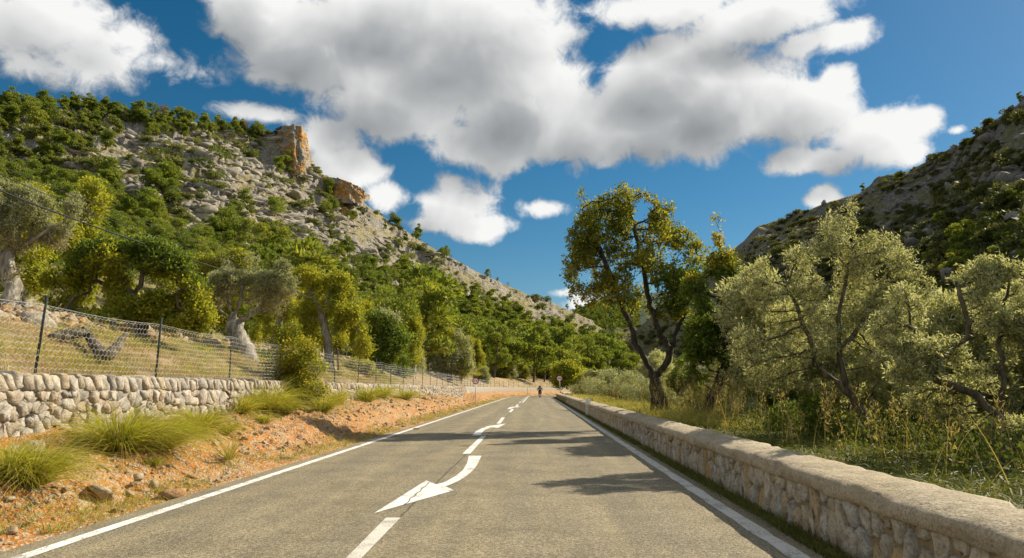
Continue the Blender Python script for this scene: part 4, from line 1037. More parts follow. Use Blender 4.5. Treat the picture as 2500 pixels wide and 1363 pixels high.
# olives and thickets farther down the valley side
back = px_tree('olive_tree', 21.0, [[(1960, 1050), (1950, 990), (1965, 940), (1960, 880)], [(1950, 990), (1900, 930), (1880, 880)], [(1965, 940), (2020, 900), (2050, 850)]],
    [(1960, 840, 90, 60), (1890, 880, 70, 60), (2040, 870, 70, 60), (1960, 930, 110, 50), (1900, 960, 60, 40), (2050, 950, 60, 45)],
    'olive thicket filling the gap behind the crooked olive trunk', natt=900, step=0.2, kill=0.24, r_base=0.10, per=9, twigs=2000, r_limb=0.06, hs=1.8, seed=41, hole=0.4, maxn=5200, **dict(OL, L=0.10, Wd=0.03))
gz = lambda X, Y: float(near_ground(np.array(X), np.array(Y)))
for (X, Y, rz, sc, lb) in ((11.5, 17.0, 1.0, 1.0, 'olive tree in the second row behind the arching olive trunk'), (10.0, 33.0, 2.2, 0.95, 'rounded olive crown seen through the trunks of the two carobs'),
                           (15.5, 25.0, 3.6, 1.1, 'olive tree low in the valley between the two large olives'), (7.2, 42.0, 4.4, 0.85, 'pale olive standing beside the forked carob trunk'),
                           (9.5, 58.0, 5.1, 1.0, 'pale olive beyond the forked carob, above tall dry grass'), (18.5, 19.0, 0.4, 1.15, 'olive crown at the picture edge behind the arching olive'), (14.0, 80.0, 0.3, 1.1, 'distant olive on the valley side below the dark pines'),
                           (7.0, 75.0, 2.9, 0.8, 'bushy olive behind the parapet near the far road sign'), (22.0, 45.0, 2.0, 1.2, 'olive tree at the foot of the shaded mountain behind the leaning carob'),
                           (9.4, 19.5, 5.5, 0.95, 'olive between the leaning carob and the crooked olive, partly hidden'), (12.5, 12.0, 2.4, 1.0, 'unseen olive beyond the arching trunk, past the picture edge, shading the undergrowth'), (9.0, 7.2, 4.0, 0.8, 'unseen olive beside the near parapet, out of view, shading the ground cover'), (6.3, 19.8, 1.3, 1.12, 'pale olive filling the gap beside the leaning carob'), (8.3, 14.9, 3.1, 0.86, 'low olive crown in the gap between the two large olives'), (11.0, 14.0, 0.9, 1.0, 'olive crown behind the arching olive, reaching the picture edge'), (8.6, 26.0, 5.9, 1.1, 'olive crown behind the leaning carob trunk')):  # includes two out-of-view olives, added to shade ground behind the parapet
    copy_tree(back, (X, Y, gz(X, Y) - 0.1), rz, sc * 1.35, lb)

# ------------------------------------------------------------------ trees on the field side
px_tree('carob_tree', 20.0,
    [[(352, 865), (349, 820), (345, 780), (330, 730), (300, 680)], [(346, 790), (400, 745), (440, 710)], [(330, 730), (250, 690), (190, 690)], [(330, 730), (350, 660), (340, 610)], [(160, 815, -1.5), (148, 775, -1.5), (175, 735, -1), (230, 700)]],
    [(330, 640, 95, 60), (420, 720, 85, 60), (230, 680, 80, 60), (150, 720, 60, 60, -1), (470, 770, 50, 50), (330, 740, 110, 50), (255, 620, 70, 45), (400, 640, 65, 45), (130, 690, 50, 40, -1), (440, 790, 50, 30), (220, 760, 60, 35, -1)],
    'broad carob tree with yellow-green leaves behind the fence, low dark trunk', mleaf='yellow_leaf', natt=1700, step=0.2, kill=0.25, r_base=0.17, per=7, L=0.115, Wd=0.055, spread=0.08, rosette=True, twigs=3500, r_limb=0.11, hs=1.6, seed=51, hole=0.42, thr=0.018, mbark='olive_bark', maxn=8000,
    mleaf2='green_leaf', split=lambda q_: vnoise(q_[:, 0] * 0.55 + 3, q_[:, 1] * 0.55, q_[:, 2] * 0.55 + 4) > 0.50)
px_tree('olive_tree', 18.0,
    [[(25, 752), (28, 700), (18, 650), (20, 620)], [(20, 620), (70, 590), (120, 560), (160, 540)], [(18, 640), (-30, 590), (-60, 540)], [(20, 620), (30, 550), (50, 500)]],
    [(90, 510, 75, 50), (30, 480, 75, 45), (130, 570, 60, 50), (-40, 530, 70, 70), (60, 570, 80, 50), (160, 500, 40, 35), (20, 660, 40, 30, -.5)],
    'ancient olive with thick pale trunk at the picture edge behind the fence', mbark='pale_bark', mleaf='olive_dry_leaf', natt=1500, step=0.16, kill=0.21, r_base=0.25, r_tip=0.004, per=2, L=0.085, Wd=0.025, spread=0.05, twigs=3800, r_limb=0.1, hs=1.8, per2=6, seed=55, hole=0.4, thr=0.013, wob=0.5,
    mleaf2='silver_leaf', split=lambda q_: q_[:, 2] > 5.6, maxn=8000)
px_tree('olive_tree', 25.0,
    [[(602, 892), (590, 850), (580, 815), (568, 785)], [(568, 785), (535, 755), (515, 715)], [(568, 785), (588, 735), (590, 680)], [(572, 790), (632, 758), (665, 715), (690, 690)], [(592, 850), (612, 872, -.4), (630, 896, -.7)], [(568, 785), (560, 740), (548, 700)]],
    [(600, 655, 75, 35), (555, 680, 50, 45), (640, 680, 55, 40), (690, 690, 40, 40), (530, 730, 35, 45), (610, 715, 70, 40), (665, 735, 35, 35), (690, 650, 25, 20)],
    'old olive with a swollen white forked trunk and dome of fine twigs behind the fence', mbark='pale_bark', mleaf='olive_dry_leaf', natt=1700, step=0.15, kill=0.19, r_base=0.42, r_tip=0.004, per=2, L=0.085, Wd=0.026, spread=0.05, twigs=3800, r_limb=0.12, hs=1.7, per2=6, seed=57, hole=0.4, thr=0.012, wob=0.6,
    mleaf2='silver_leaf', split=lambda q_: q_[:, 2] > 4.75 + 0.5 * vnoise(q_[:, 0], q_[:, 1]), maxn=8000, flare=1.2)
px_tree('almond_tree', 33.0,
    [[(806, 905), (800, 860), (798, 825), (788, 780), (768, 735), (748, 685)], [(798, 825), (832, 795), (858, 768)], [(799, 862), (838, 866), (850, 845)], [(788, 780), (800, 730), (806, 690)]],
    [(752, 682, 45, 32), (790, 735, 60, 45), (840, 755, 50, 55), (740, 760, 40, 40), (858, 810, 35, 45), (770, 815, 45, 35), (810, 690, 40, 30), (885, 850, 25, 30)],
    'light green leafy tree with pale trunk beside the round bush on the wall', mbark='pale_bark', mleaf='yellow_leaf', natt=1000, step=0.22, kill=0.28, r_base=0.24, r_tip=0.006, per=7, L=0.12, Wd=0.055, spread=0.09, twigs=2200, r_limb=0.1, hs=1.4, seed=59, hole=0.44, thr=0.016, wob=0.35)
px_tree('evergreen_tree', 42.0, [[(928, 912), (930, 880), (925, 850), (930, 800)], [(926, 870), (895, 850)], [(926, 870), (965, 845)]],
    [(930, 790, 40, 40), (905, 840, 42, 40), (958, 840, 42, 40), (930, 870, 65, 30), (885, 870, 28, 24), (985, 870, 24, 24)],
    'dense dark green tree with silvery top behind the fence', mleaf='green_leaf', natt=900, step=0.27, kill=0.33, r_base=0.17, per=7, L=0.17, Wd=0.075, spread=0.16, twigs=1600, r_limb=0.1, hs=1.1, seed=61, hole=0.36, thr=0.02, mleaf2='silver_leaf', split=lambda q_: q_[:, 2] > 5.4 + 1.2 * vnoise(q_[:, 0], q_[:, 1]))
T6 = px_tree('olive_tree', 75.0, [[(1098, 930), (1096, 900), (1092, 860)], [(1096, 900), (1060, 870)], [(1096, 900), (1130, 870)]],
    [(1092, 828, 42, 28), (1058, 865, 34, 34), (1122, 862, 38, 36), (1095, 890, 52, 28), (1130, 895, 30, 28), (1045, 890, 26, 26), (1062, 912, 32, 20), (1128, 914, 32, 18), (1150, 880, 18, 22)],
    'pale yellowish olive tree behind the fence, short of the first road sign', mbark='olive_bark', mleaf='silver_leaf', natt=900, step=0.42, kill=0.5, r_base=0.3, per=9, L=0.25, Wd=0.09, spread=0.2, twigs=1500, r_limb=0.1, hs=0.8, seed=63, hole=0.44, thr=0.02,
    mleaf2='yellow_leaf', split=lambda q_: vnoise(q_[:, 0] * .5, q_[:, 1] * .5, q_[:, 2] * .5 + 2) > 0.55)
yt = px_tree('broadleaf_tree', 112.0, [[(1385, 950), (1388, 930), (1390, 915)], [(1388, 930), (1370, 915)]],
    [(1385, 905, 26, 18), (1410, 915, 24, 18), (1362, 918, 24, 18), (1390, 930, 36, 14)], 'bright yellow-green tree behind the far road sign', mleaf='yellow_leaf', natt=600, step=0.5, kill=0.55, r_base=0.2, r_tip=0.01, per=9, L=0.34, Wd=0.2, spread=0.3, twigs=900, r_limb=0.12, hs=0.6, seed=67, hole=0.38, thr=0.03)
for px, py, Y, sc, lb in ((1222, 930, 140, .78, 'grey-green olive beyond the first road sign'), (1272, 935, 150, .65, 'small silvery olive at the start of the bend'), (1180, 920, 116, .55, 'small pale olive directly above the first road sign'), (1010, 915, 66, .55, 'dull green olive behind the fence between the dark tree and the pale olive')):
    p = at_y(np.array(float(px)), np.array(float(py)), np.array(float(Y))); copy_tree(T6, (p[0], p[1], float(near_ground(p[0], p[1])) - .5), rng.uniform(0, 6), (sc * 1.25, sc * 1.25, sc * 0.95), lb)
for px, py, Y, sc, lb in ((1335, 946, 166, 1.2, 'green tree above the end of the road in the bend'), (1300, 940, 172, 1.0, 'green tree behind the far fence on the bend'), (1430, 950, 100, .8, 'yellow leafy bush behind the parapet past the far road sign'), (1250, 938, 146, .75, 'low green tree on the outside of the bend')):
    p = at_y(np.array(float(px)), np.array(float(py)), np.array(float(Y))); copy_tree(yt, (p[0], p[1], float(near_ground(p[0], p[1])) - .3), rng.uniform(0, 6), sc, lb)
alm = [o for o in COL.objects if o.name == 'almond_tree'][0]
for px, py, Y, sc, lb in ((500, 850, 31, .9, 'yellow-green tree in the gap between the broad carob and the old olive'), (668, 870, 40, .95, 'yellow-green tree between the old olive and the light green leafy tree'), (885, 890, 47, .9, 'light green tree between the leafy tree and the dense dark one'), (1010, 905, 62, 1.1, 'light green tree above the fence left of the pale olive'),
                          (1160, 925, 118, 1.4, 'light green tree right of the pale olive above the fence'), (60, 760, 24, 1.0, 'yellow-green tree under the ancient olive at the picture edge'), (190, 770, 27, 1.1, 'yellow-green crown behind the broad carob'), (1230, 930, 152, 1.7, 'light green tree above the far fence before the bend')):
    q_ = at_y(np.array(float(px)), np.array(float(py)), np.array(float(Y))); copy_tree(alm, (q_[0], q_[1], min(q_[2], float(H(q_[0], q_[1])))), rng.uniform(0, 6), sc, lb)
# fallen trunks behind the fence
def log(name, pts, rads, m, label, seed=1):
    a = np.array(pts, float); P = at_y(a[:, 0], a[:, 1], a[:, 2]); s = np.linspace(0, len(a) - 1, len(a) * 4)
    Q = np.stack([np.interp(s, np.arange(len(a)), P[:, k]) for k in range(3)], -1) + np.random.default_rng(seed).normal(0, 0.015, (len(s), 3)); b = Bag(); c = Q[0].copy(); bag_tube(b, Q - c, np.interp(s, np.arange(len(a)), rads), 9, 0.45)
    return tag(link(name, b.mesh(name, [M[m]], smooth=True), None, c), label, 'log')
log('fallen_trunk', [(92, 892, 14.2), (108, 852, 14.3), (140, 824, 14.5), (190, 812, 14.8), (225, 815, 15)], [0.11, 0.14, 0.13, 0.10, 0.06], 'olive_bark', 'arched dark fallen trunk behind the fence between the first two posts')
log('fallen_trunk', [(205, 800, 15.4), (225, 835, 14.8), (255, 875, 14.3), (285, 850, 14.9), (310, 815, 15.5)], [0.05, 0.10, 0.13, 0.10, 0.05], 'olive_bark', 'vee shaped dark fallen trunk behind the fence beside the arched one', 2)

# ------------------------------------------------------------------ pines, scrub and boulders of the hills
def leaf_cloud(blobs, n, L, Wd, rg, shell=0.55):
    C = np.array([b[0] for b in blobs], float); R = np.array([b[1] for b in blobs], float); w = (R ** 2).sum(1); w /= w.sum()
    k = rg.choice(len(C), n, p=w); d = nrm(rg.normal(size=(n, 3)) + np.array([0, 0, 0.25])); r = shell + (1 - shell) * rg.random(n) ** 0.5
    P = C[k] + d * r[:, None] * R[k]; D = nrm(d * 0.8 + nrm(rg.normal(size=(n, 3))) + np.array([0, 0, 0.35]))
    return leaf_quads(P, D, L * rg.uniform(0.6, 1.25, n), Wd * rg.uniform(0.7, 1.3, n), rg, 0.2)
def pine_meshes(seed, hgt, wid, n, m='pine_needle', flat=0.6, fine=1.0):
    """a pine about hgt tall: bare lower trunk, limbs, and needle tufts in uneven tiers"""
    rg = np.random.default_rng(seed); tb = Bag(); lean = rg.normal(0, 0.05, 2)
    zt = np.linspace(-0.4, hgt * 0.93, 9); tp = np.stack([lean[0] * zt + 0.12 * np.sin(zt * 0.8 + seed), lean[1] * zt + 0.12 * np.cos(zt * 0.7), zt], -1)
    bag_tube(tb, tp, np.linspace(0.20, 0.03, 9) * hgt / 8, 6, 0.15, caps=False)
    bl = []
    for i in range(17):
        f = rg.uniform(0.22, 0.97) ** 0.85; z = f * hgt; rad = wid * 0.5 * math.sqrt(max(0.05, 1 - ((f - 0.52) / 0.56) ** 2)); a = rg.uniform(0, 6.28) + i * 2.4; d = rad * rg.uniform(0.35, 0.95)
        c = np.array([math.cos(a) * d + lean[0] * z, math.sin(a) * d + lean[1] * z, z + rg.normal(0, 0.2)]); s_ = rg.uniform(0.13, 0.24) * wid
        bl.append((c, (s_, s_, s_ * flat)))
        q0 = np.array([lean[0] * (z - 0.8), lean[1] * (z - 0.8), max(0.3, z - 0.8)]); bag_tube(tb, np.stack([q0, (q0 + c) / 2 + [0, 0, -0.1], c]), [0.06, 0.04, 0.015], 4, caps=False)
    lb = Bag(); lb.add(*leaf_cloud(bl, n, 0.58 * hgt / 8 * fine, 0.27 * hgt / 8 * fine, rg, 0.35))
    one = Bag(); one.V = tb.V + lb.V; one.n = tb.n + lb.n
    one.F = {4: tb.F[4] + [f + tb.n for f in lb.F[4]]}; one.mi = {4: tb.mi[4] + [np.ones(len(f), int) for f in lb.F[4]]}
    return tb.mesh('trunk', [M['pine_bark']], True), lb.mesh('crown', [M[m]]), one.mesh('pine_tree', [M['pine_bark'], M[m]])
PINES = [pine_meshes(100 + i, h, w, 2100) for i, (h, w) in enumerate(((8, 5.6), (9, 5.2), (7, 6.0), (8.5, 4.6), (7.5, 6.6)))]
NEARP = [pine_meshes(150 + i, h, w, 6500, fine=0.55) for i, (h, w) in enumerate(((8, 5.6), (8.5, 5.0), (7.5, 6.2)))]
DEAD = pine_meshes(140, 7, 5.0, 420, 'dead_needle')
def shrub_mesh(seed, m, n=260):
    rg = np.random.default_rng(seed); bl = []
    for i in range(7):
        a = rg.uniform(0, 6.28); d = rg.uniform(0, 0.55); bl.append((np.array([math.cos(a) * d, math.sin(a) * d, rg.uniform(0.2, 0.62)]), np.array([0.36, 0.36, 0.30]) * rg.uniform(0.7, 1.2)))
    b = Bag(); b.add(*leaf_cloud(bl, n, 0.24, 0.12, rg, 0.5))
    for i in range(4):
        a = rg.uniform(0, 6.28); bag_tube(b, np.array([[0, 0, -0.15], [math.cos(a) * .2, math.sin(a) * .2, 0.25], [math.cos(a) * .4, math.sin(a) * .4, 0.55]]), [0.03, 0.02, 0.008], 3, m=1, caps=False)
    return b.mesh('shrub', [M[m], M['twig_bark']])
SHRUBS = [shrub_mesh(200 + i, 'scrub_leaf') for i in range(4)]; DSHRUBS = [shrub_mesh(220 + i, 'shade_toned_scrub_leaf') for i in range(4)]
def rock_mesh(seed, m, sub=2, sq=(1, 1, 0.75)):
    import bmesh
    bm = bmesh.new(); bmesh.ops.create_icosphere(bm, subdivisions=sub, radius=1.0); V = np.array([v.co[:] for v in bm.verts]); F = np.array([[v.index for v in f.verts] for f in bm.faces]); bm.free()
    rg = np.random.default_rng(seed)
    for _ in range(16):                     # cut flat faces like broken limestone
        n_ = nrm(rg.normal(size=3)); c = rg.uniform(0.40, 0.72); h = V @ n_; V = V - np.outer(np.maximum(h - c, 0), n_)
    V = V * (1 + 0.10 * (fbm(V[:, 0] * 2 + seed, V[:, 1] * 2, V[:, 2] * 2 + 7, 3) - 0.5)[:, None]) * np.array(sq)
    return mesh_np('rock', V, F, M[m])
def scatter(name, me, P, S_, rz, label=None, cat=None, tilt=0.25, seed=0):
    """one mass of many alike small things, set out on their points by a node tree"""
    rg = np.random.default_rng(seed); src = bpy.data.objects.new(name + '_source', me)
    pm = bpy.data.meshes.new(name); pm.vertices.add(len(P)); pm.vertices.foreach_set('co', np.asarray(P, np.float32).ravel())
    rot = np.stack([rg.normal(0, tilt, len(P)), rg.normal(0, tilt, len(P)), rz], -1).astype(np.float32)
    a = pm.attributes.new('rot', 'FLOAT_VECTOR', 'POINT'); a.data.foreach_set('vector', rot.ravel())
    S3 = np.asarray(S_, np.float32); S3 = np.repeat(S3[:, None], 3, 1) if S3.ndim == 1 else S3
    a = pm.attributes.new('scl', 'FLOAT_VECTOR', 'POINT'); a.data.foreach_set('vector', np.ascontiguousarray(S3).ravel())
    o = link(name, pm); ng = bpy.data.node_groups.new(name, 'GeometryNodeTree')
    ng.interface.new_socket('Geometry', in_out='INPUT', socket_type='NodeSocketGeometry'); ng.interface.new_socket('Geometry', in_out='OUTPUT', socket_type='NodeSocketGeometry')
    N = ng.nodes; gi = N.new('NodeGroupInput'); go = N.new('NodeGroupOutput'); oi = N.new('GeometryNodeObjectInfo'); oi.inputs['Object'].default_value = src; oi.inputs['As Instance'].default_value = True
    ip = N.new('GeometryNodeInstanceOnPoints'); r_ = N.new('GeometryNodeInputNamedAttribute'); r_.data_type = 'FLOAT_VECTOR'; r_.inputs['Name'].default_value = 'rot'
    s_ = N.new('GeometryNodeInputNamedAttribute'); s_.data_type = 'FLOAT_VECTOR'; s_.inputs['Name'].default_value = 'scl'
    e2 = N.new('FunctionNodeEulerToRotation')
    Lk = ng.links.new; Lk(gi.outputs[0], ip.inputs['Points']); Lk(oi.outputs['Geometry'], ip.inputs['Instance']); Lk(r_.outputs['Attribute'], e2.inputs[0]); Lk(e2.outputs[0], ip.inputs['Rotation']); Lk(s_.outputs['Attribute'], ip.inputs['Scale']); Lk(ip.outputs[0], go.inputs[0])
    md = o.modifiers.new('scatter', 'NODES'); md.node_group = ng
    return tag(o, label, cat, kind='stuff')
def in_poly(x, y, poly):
    p = np.array(poly, float); c = np.zeros(len(x), bool); j = len(p) - 1
    for i in range(len(p)):
        c ^= ((p[i, 1] > y) != (p[j, 1] > y)) & (x < (p[j, 0] - p[i, 0]) * (y - p[i, 1]) / (p[j, 1] - p[i, 1] + 1e-9) + p[i, 0]); j = i
    return c
def sample_poly(poly, n, rg):
    p = np.array(poly, float); lo, hi = p.min(0), p.max(0); X = np.zeros(0); Y = np.zeros(0)
    while len(X) < n:
        x = rg.uniform(lo[0], hi[0], n); y = rg.uniform(lo[1], hi[1], n); k = in_poly(x, y, poly); X = np.concatenate([X, x[k]]); Y = np.concatenate([Y, y[k]])
    return X[:n], Y[:n]
def land(P):
    P = P[~np.isnan(P[:, 0])]; return P
npine = 0
def add_pine(p, sc, rz, label, group, v, big, m=None):
    s3 = (sc * rng.uniform(0.9, 1.1), sc * rng.uniform(0.9, 1.1), sc * rng.uniform(0.85, 1.15))
    if big:
        r = empty('pine_tree', p); link('trunk', v[0], r); link('crown', v[1], r)
    else: r = link('pine_tree', v[2], None, p)
    r.rotation_euler = (0, 0, rz); r.scale = s3; return tag(r, label, 'pine tree', group)
rp = np.random.default_rng(77)
FOREST = [(860, 705), (890, 680), (960, 675), (1010, 680), (1090, 700), (1200, 750), (1330, 795), (1420, 820), (1500, 865), (1560, 930), (1340, 930), (1100, 900), (900, 900), (700, 860), (560, 720), (640, 660), (760, 660)]
x, y = sample_poly(FOREST, 1700, rp); P = land(hit(x, y + 12, 60))
def thin(P, dmin):
    keep = []
    for i, p in enumerate(P):
        if all((p[0] - P[j][0]) ** 2 + (p[1] - P[j][1]) ** 2 > dmin * dmin for j in keep): keep.append(i)
    return P[keep]
rp.shuffle(P); P = thin(P, 4.8); FILL = P[150:]; P = P[:150]
for p in P:
    add_pine(p - [0, 0, .3], rp.uniform(0.8, 1.4), rp.uniform(0, 6.28), 'green pine of the dense forest on the slope below the bare ridge', 'forest pines on the slope', PINES[rp.integers(5)] if np.hypot(p[0], p[1]) > 150 else NEARP[rp.integers(3)], np.hypot(p[0], p[1]) < 190)
# nearer pines at the foot of the slope
for (px, py, Y, sc, lb) in ((60, 480, 62, 1.25, 'big dark pine at the picture edge above the power cables'), (-20, 470, 66, 1.3, 'dark pine cut by the picture edge above the power cables'), (660, 830, 66, .9, 'bright green young pine between the old white-trunked olive and the light green tree'),
                            (520, 690, 105, 1.1, 'pine behind the dome of the old white-trunked olive'), (470, 650, 115, 1.0, 'pine beneath the rocky slope, left of the olive dome'), (400, 640, 110, 1.0, 'pine rising behind the broad carob'), (740, 700, 115, 1.05, 'pine behind the top of the light green leafy tree'), (850, 700, 130, 1.2, 'pine behind the light green tree, below the rocks'),
                            (230, 620, 100, 1.0, 'pine behind the broad carob beside the ancient olive'), (300, 640, 95, .9, 'low pine crown showing above the broad carob'), (580, 720, 90, .9, 'pine standing behind the twig dome of the old olive')):
    q = at_y(np.array(float(px)), np.array(float(py)), np.array(float(Y))); z = float(H(q[0], q[1]))
    add_pine((q[0], q[1], min(z, q[2])), sc * 1.0, rp.uniform(0, 6.28), lb, None, NEARP[rp.integers(3)], True)
# ridge and slope pines, singly and in clusters
ridge_x = np.sort(np.concatenate([rp.uniform(-30, 690, 42), [130, 632, 640, 1190, 1197, 1215, 1240, 1262, 1300, 1325, 1345, 1384, 1404, 1010, 1075, 1100]]))
for xv in ridge_x:
    yv = np.interp(xv, RL[:, 0], RL[:, 1]); q = hit(np.array([xv]), np.array([yv + rp.uniform(3, 14)]), 150)[0]
    if np.isnan(q[0]): continue
    sc = rp.uniform(0.5, 1.0) if xv < 700 else rp.uniform(0.22, 0.55)
    if xv in (1190, 1404): sc = 0.95
    dead = rp.random() < 0.07 or xv == 130
    add_pine(q - [0, 0, .3], sc, rp.uniform(0, 6.28), 'brown dead pine standing on the crest of the cliff hill' if dead else ('pine standing on the crest of the cliff hill against the sky' if xv < 700 else 'small pine on the bare descending ridge against the sky'), 'dead pines on the crest' if dead else ('pines on the hill crest' if xv < 700 else 'small pines on the descending ridge'), DEAD if dead else PINES[rp.integers(5)], False)
SLOPE = [((330, 560), 60, 26, 7, 'in the thick clump above the broad carob'), ((390, 490), 40, 16, 7, 'in the tight dark clump in mid slope'), ((690, 425), 60, 12, 7, 'under the orange cliff nose'), ((790, 490), 45, 18, 5, 'below the second smaller cliff'), ((850, 640), 40, 24, 5, 'beside the bare rock patch above the forest'), ((1010, 590), 22, 10, 3, 'in the round clump on the descending ridge'), ((200, 390), 70, 26, 5, 'in the clump above the topmost cable'), ((70, 320), 60, 26, 6, 'near the crest at the picture edge'), ((560, 610), 90, 20, 8, 'in the band above the old olive'), ((700, 620), 80, 20, 7, 'in the band of pines above the light green tree'), ((330, 330), 60, 14, 5, 'under the crest above the grey rocks'),
         ((830, 550), 40, 16, 3, 'by the rusty dead pine'), ((950, 560), 50, 16, 4, 'low on the right flank of the cliff hill'), ((250, 480), 60, 20, 5, 'above the ancient olive on the slope'), ((620, 520), 70, 20, 4, 'on the grey rocks in mid slope'), ((1080, 640), 50, 12, 4, 'at the upper edge of the forest')]
for (c, sx_, sy_, k, where) in SLOPE:
    q = land(hit(c[0] + rp.normal(0, sx_ * 0.6, k), c[1] + rp.normal(0, sy_ * 0.6, k), 60))
    for p in q:
        add_pine(p - [0, 0, .3], rp.uniform(0.6, 1.25), rp.uniform(0, 6.28), 'green pine ' + where, 'pines ' + where, PINES[rp.integers(5)], False)
q = land(hit(np.array([845.0, 838, 852]), np.array([532.0, 526, 528]), 60))
for p in q: add_pine(p - [0, 0, .3], .75, rp.uniform(0, 6), 'rust brown dead pine in the clump halfway down the lit hillside', 'rusty dead pines', DEAD, False)
scatter('forest', PINES[1][2], FILL - [0, 0, .3], rp.uniform(.85, 1.4, len(FILL)), rp.uniform(0, 6.28, len(FILL)), 'pine wood filling the slope between the single pines', 'forest', 0.03)
x, y = sample_poly([(-40, 430), (150, 430), (330, 560), (560, 640), (900, 660), (700, 720), (350, 680), (-40, 640)], 260, rp); FP = land(hit(x, y, 45)); scatter('forest', PINES[2][2], FP - [0, 0, .3], rp.uniform(.4, .95, len(FP)), rp.uniform(0, 6.28, len(FP)), 'young pine wood at the foot of the rocky slope', 'forest', 0.03)
x, y = sample_poly([(-40, 240), (640, 320), (640, 350), (300, 330), (100, 420), (-40, 470)], 85, rp); FP = land(hit(x, y + 12, 45)); scatter('forest', PINES[3][2], FP - [0, 0, .3], rp.uniform(.35, .85, len(FP)), rp.uniform(0, 6.28, len(FP)), 'pine wood just under the crest of the lit hill', 'forest', 0.03)
x = rp.uniform(-40, 680, 90); y = np.interp(x, RL[:, 0], RL[:, 1]) + rp.uniform(4, 22, 90); FP = land(hit(x, y, 150)); scatter('forest', PINES[0][2], FP - [0, 0, .3], rp.uniform(.4, .8, len(FP)), rp.uniform(0, 6.28, len(FP)), 'fringe of low pines along the crest of the lit hill', 'forest', 0.03)
x, y = sample_poly([(-700, 280), (-40, 270), (-40, 640), (-700, 640)], 330, rp); FP = land(hit(x, y, 40)); scatter('forest', PINES[4][2], FP - [0, 0, .3], rp.uniform(.4, 1.0, len(FP)), rp.uniform(0, 6.28, len(FP)), 'pine wood running on past the picture edge', 'forest', 0.03)
# shaded mountain pines
x, y = sample_poly([(2250, 640), (2300, 560), (2400, 540), (2500, 500), (2560, 640), (2500, 700), (2250, 700)], 24, rp); P = land(hit(x, y, 60))
for p in P: add_pine(p - [0, 0, .3], rp.uniform(0.6, 1.0), rp.uniform(0, 6.28), 'dark pine on the lower slope of the shaded mountain', 'pines below the shaded mountain', PINES[rp.integers(5)], False)
for xv in (2110, 2195, 2190, 2160, 2400, 2440, 2455, 2475, 2490, 2350, 1990, 2010, 2035, 2300):
    yv = np.interp(xv, RR[:, 0], RR[:, 1]); qq = hit(np.array([float(xv)]), np.array([yv + 6]), 150)[0]
    if not np.isnan(qq[0]): add_pine(qq - [0, 0, .3], rp.uniform(0.3, 0.85), rp.uniform(0, 6), 'small pine on the skyline of the shaded mountain', 'skyline pines of the shaded mountain', PINES[rp.integers(5)], False)
# scrub: the three hundred largest as bushes of their own, the rest as one cover
LITHILL = [(-500, 280), (300, 285), (640, 330), (745, 330), (760, 400), (900, 510), (1160, 670), (1400, 770), (1450, 810), (1000, 640), (850, 680), (700, 690), (400, 620), (-500, 580)]
x, y = sample_poly(LITHILL, 5200, rp); cl = fbm(x / 60, y / 32, 0, 3); k = cl > 0.48; P = land(hit(x[k], y[k], 60))
sz = rp.gamma(1.6, 0.75, len(P)) + 0.7; app = sz / np.hypot(P[:, 0], P[:, 1]) * (np.arctan2(P[:, 0], P[:, 1]) > -0.62); o_ = np.argsort(-app)
for i in o_[:230]:
    ob = link('shrub', SHRUBS[rp.integers(4)], None, P[i] - [0, 0, .1]); ob.rotation_euler = (0, 0, rp.uniform(0, 6.28)); s = sz[i] * rp.uniform(.6, .95); ob.scale = (s * rp.uniform(1, 1.6), s * rp.uniform(1, 1.5), s * rp.uniform(.7, 1.1)); tag(ob, 'rounded green shrub among the grey rocks of the lit hillside', 'shrub', 'shrubs on the lit hillside')
rest = o_[230:]
for g in range(4):
    r_ = rest[g::4]; scatter('hillside_scrub', SHRUBS[g], P[r_] - [0, 0, .1], np.stack([sz[r_] * 1.2, sz[r_] * 1.2, sz[r_] * .9], -1), rp.uniform(0, 6.28, len(r_)), 'low scrub covering the lit rocky hillside', 'scrub', 0.1, g)
DARKHILL = [(1815, 600), (1950, 525), (2130, 475), (2290, 385), (2500, 245), (2560, 260), (2560, 700), (2100, 700), (1830, 680)]
x, y = sample_poly(DARKHILL, 2600, rp); cl = fbm(x / 80 + 9, y / 50, 0, 3); k = cl + (y - 480) / 900 > 0.42; P = land(hit(x[k], y[k], 60))
sz = rp.gamma(3.0, 0.5, len(P)) + 0.6; app = sz / np.hypot(P[:, 0], P[:, 1]); o_ = np.argsort(-app)
for i in o_[:70]:
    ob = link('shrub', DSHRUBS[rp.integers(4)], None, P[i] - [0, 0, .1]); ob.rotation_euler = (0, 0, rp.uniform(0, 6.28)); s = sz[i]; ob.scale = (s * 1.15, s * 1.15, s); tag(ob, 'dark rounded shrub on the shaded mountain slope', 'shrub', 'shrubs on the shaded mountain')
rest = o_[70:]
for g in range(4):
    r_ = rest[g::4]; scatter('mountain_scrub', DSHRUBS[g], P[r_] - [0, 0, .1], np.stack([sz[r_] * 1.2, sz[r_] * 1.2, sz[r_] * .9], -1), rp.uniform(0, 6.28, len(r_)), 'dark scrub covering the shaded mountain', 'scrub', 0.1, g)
x = rp.uniform(9, 75, 1500); y = rp.uniform(14, 150, 1500); k = (x - bend(y) > 8) & (x > y * 0.06); x, y = x[k], y[k]; zz = H(x, y); s = rp.gamma(3, .4, len(x)) + .5
scatter('valley_scrub', SHRUBS[1], np.stack([x, y, zz - .1], -1), np.stack([s * 1.2, s * 1.2, s], -1), rp.uniform(0, 6.28, len(x)), 'green scrub on the valley floor behind the olives', 'scrub', 0.1)
x, y = sample_poly([(1520, 800), (1830, 640), (2560, 560), (2560, 900), (1520, 930)], 1500, rp); P = land(hit(x, y, 60)); s = rp.gamma(3, .5, len(P)) + .6
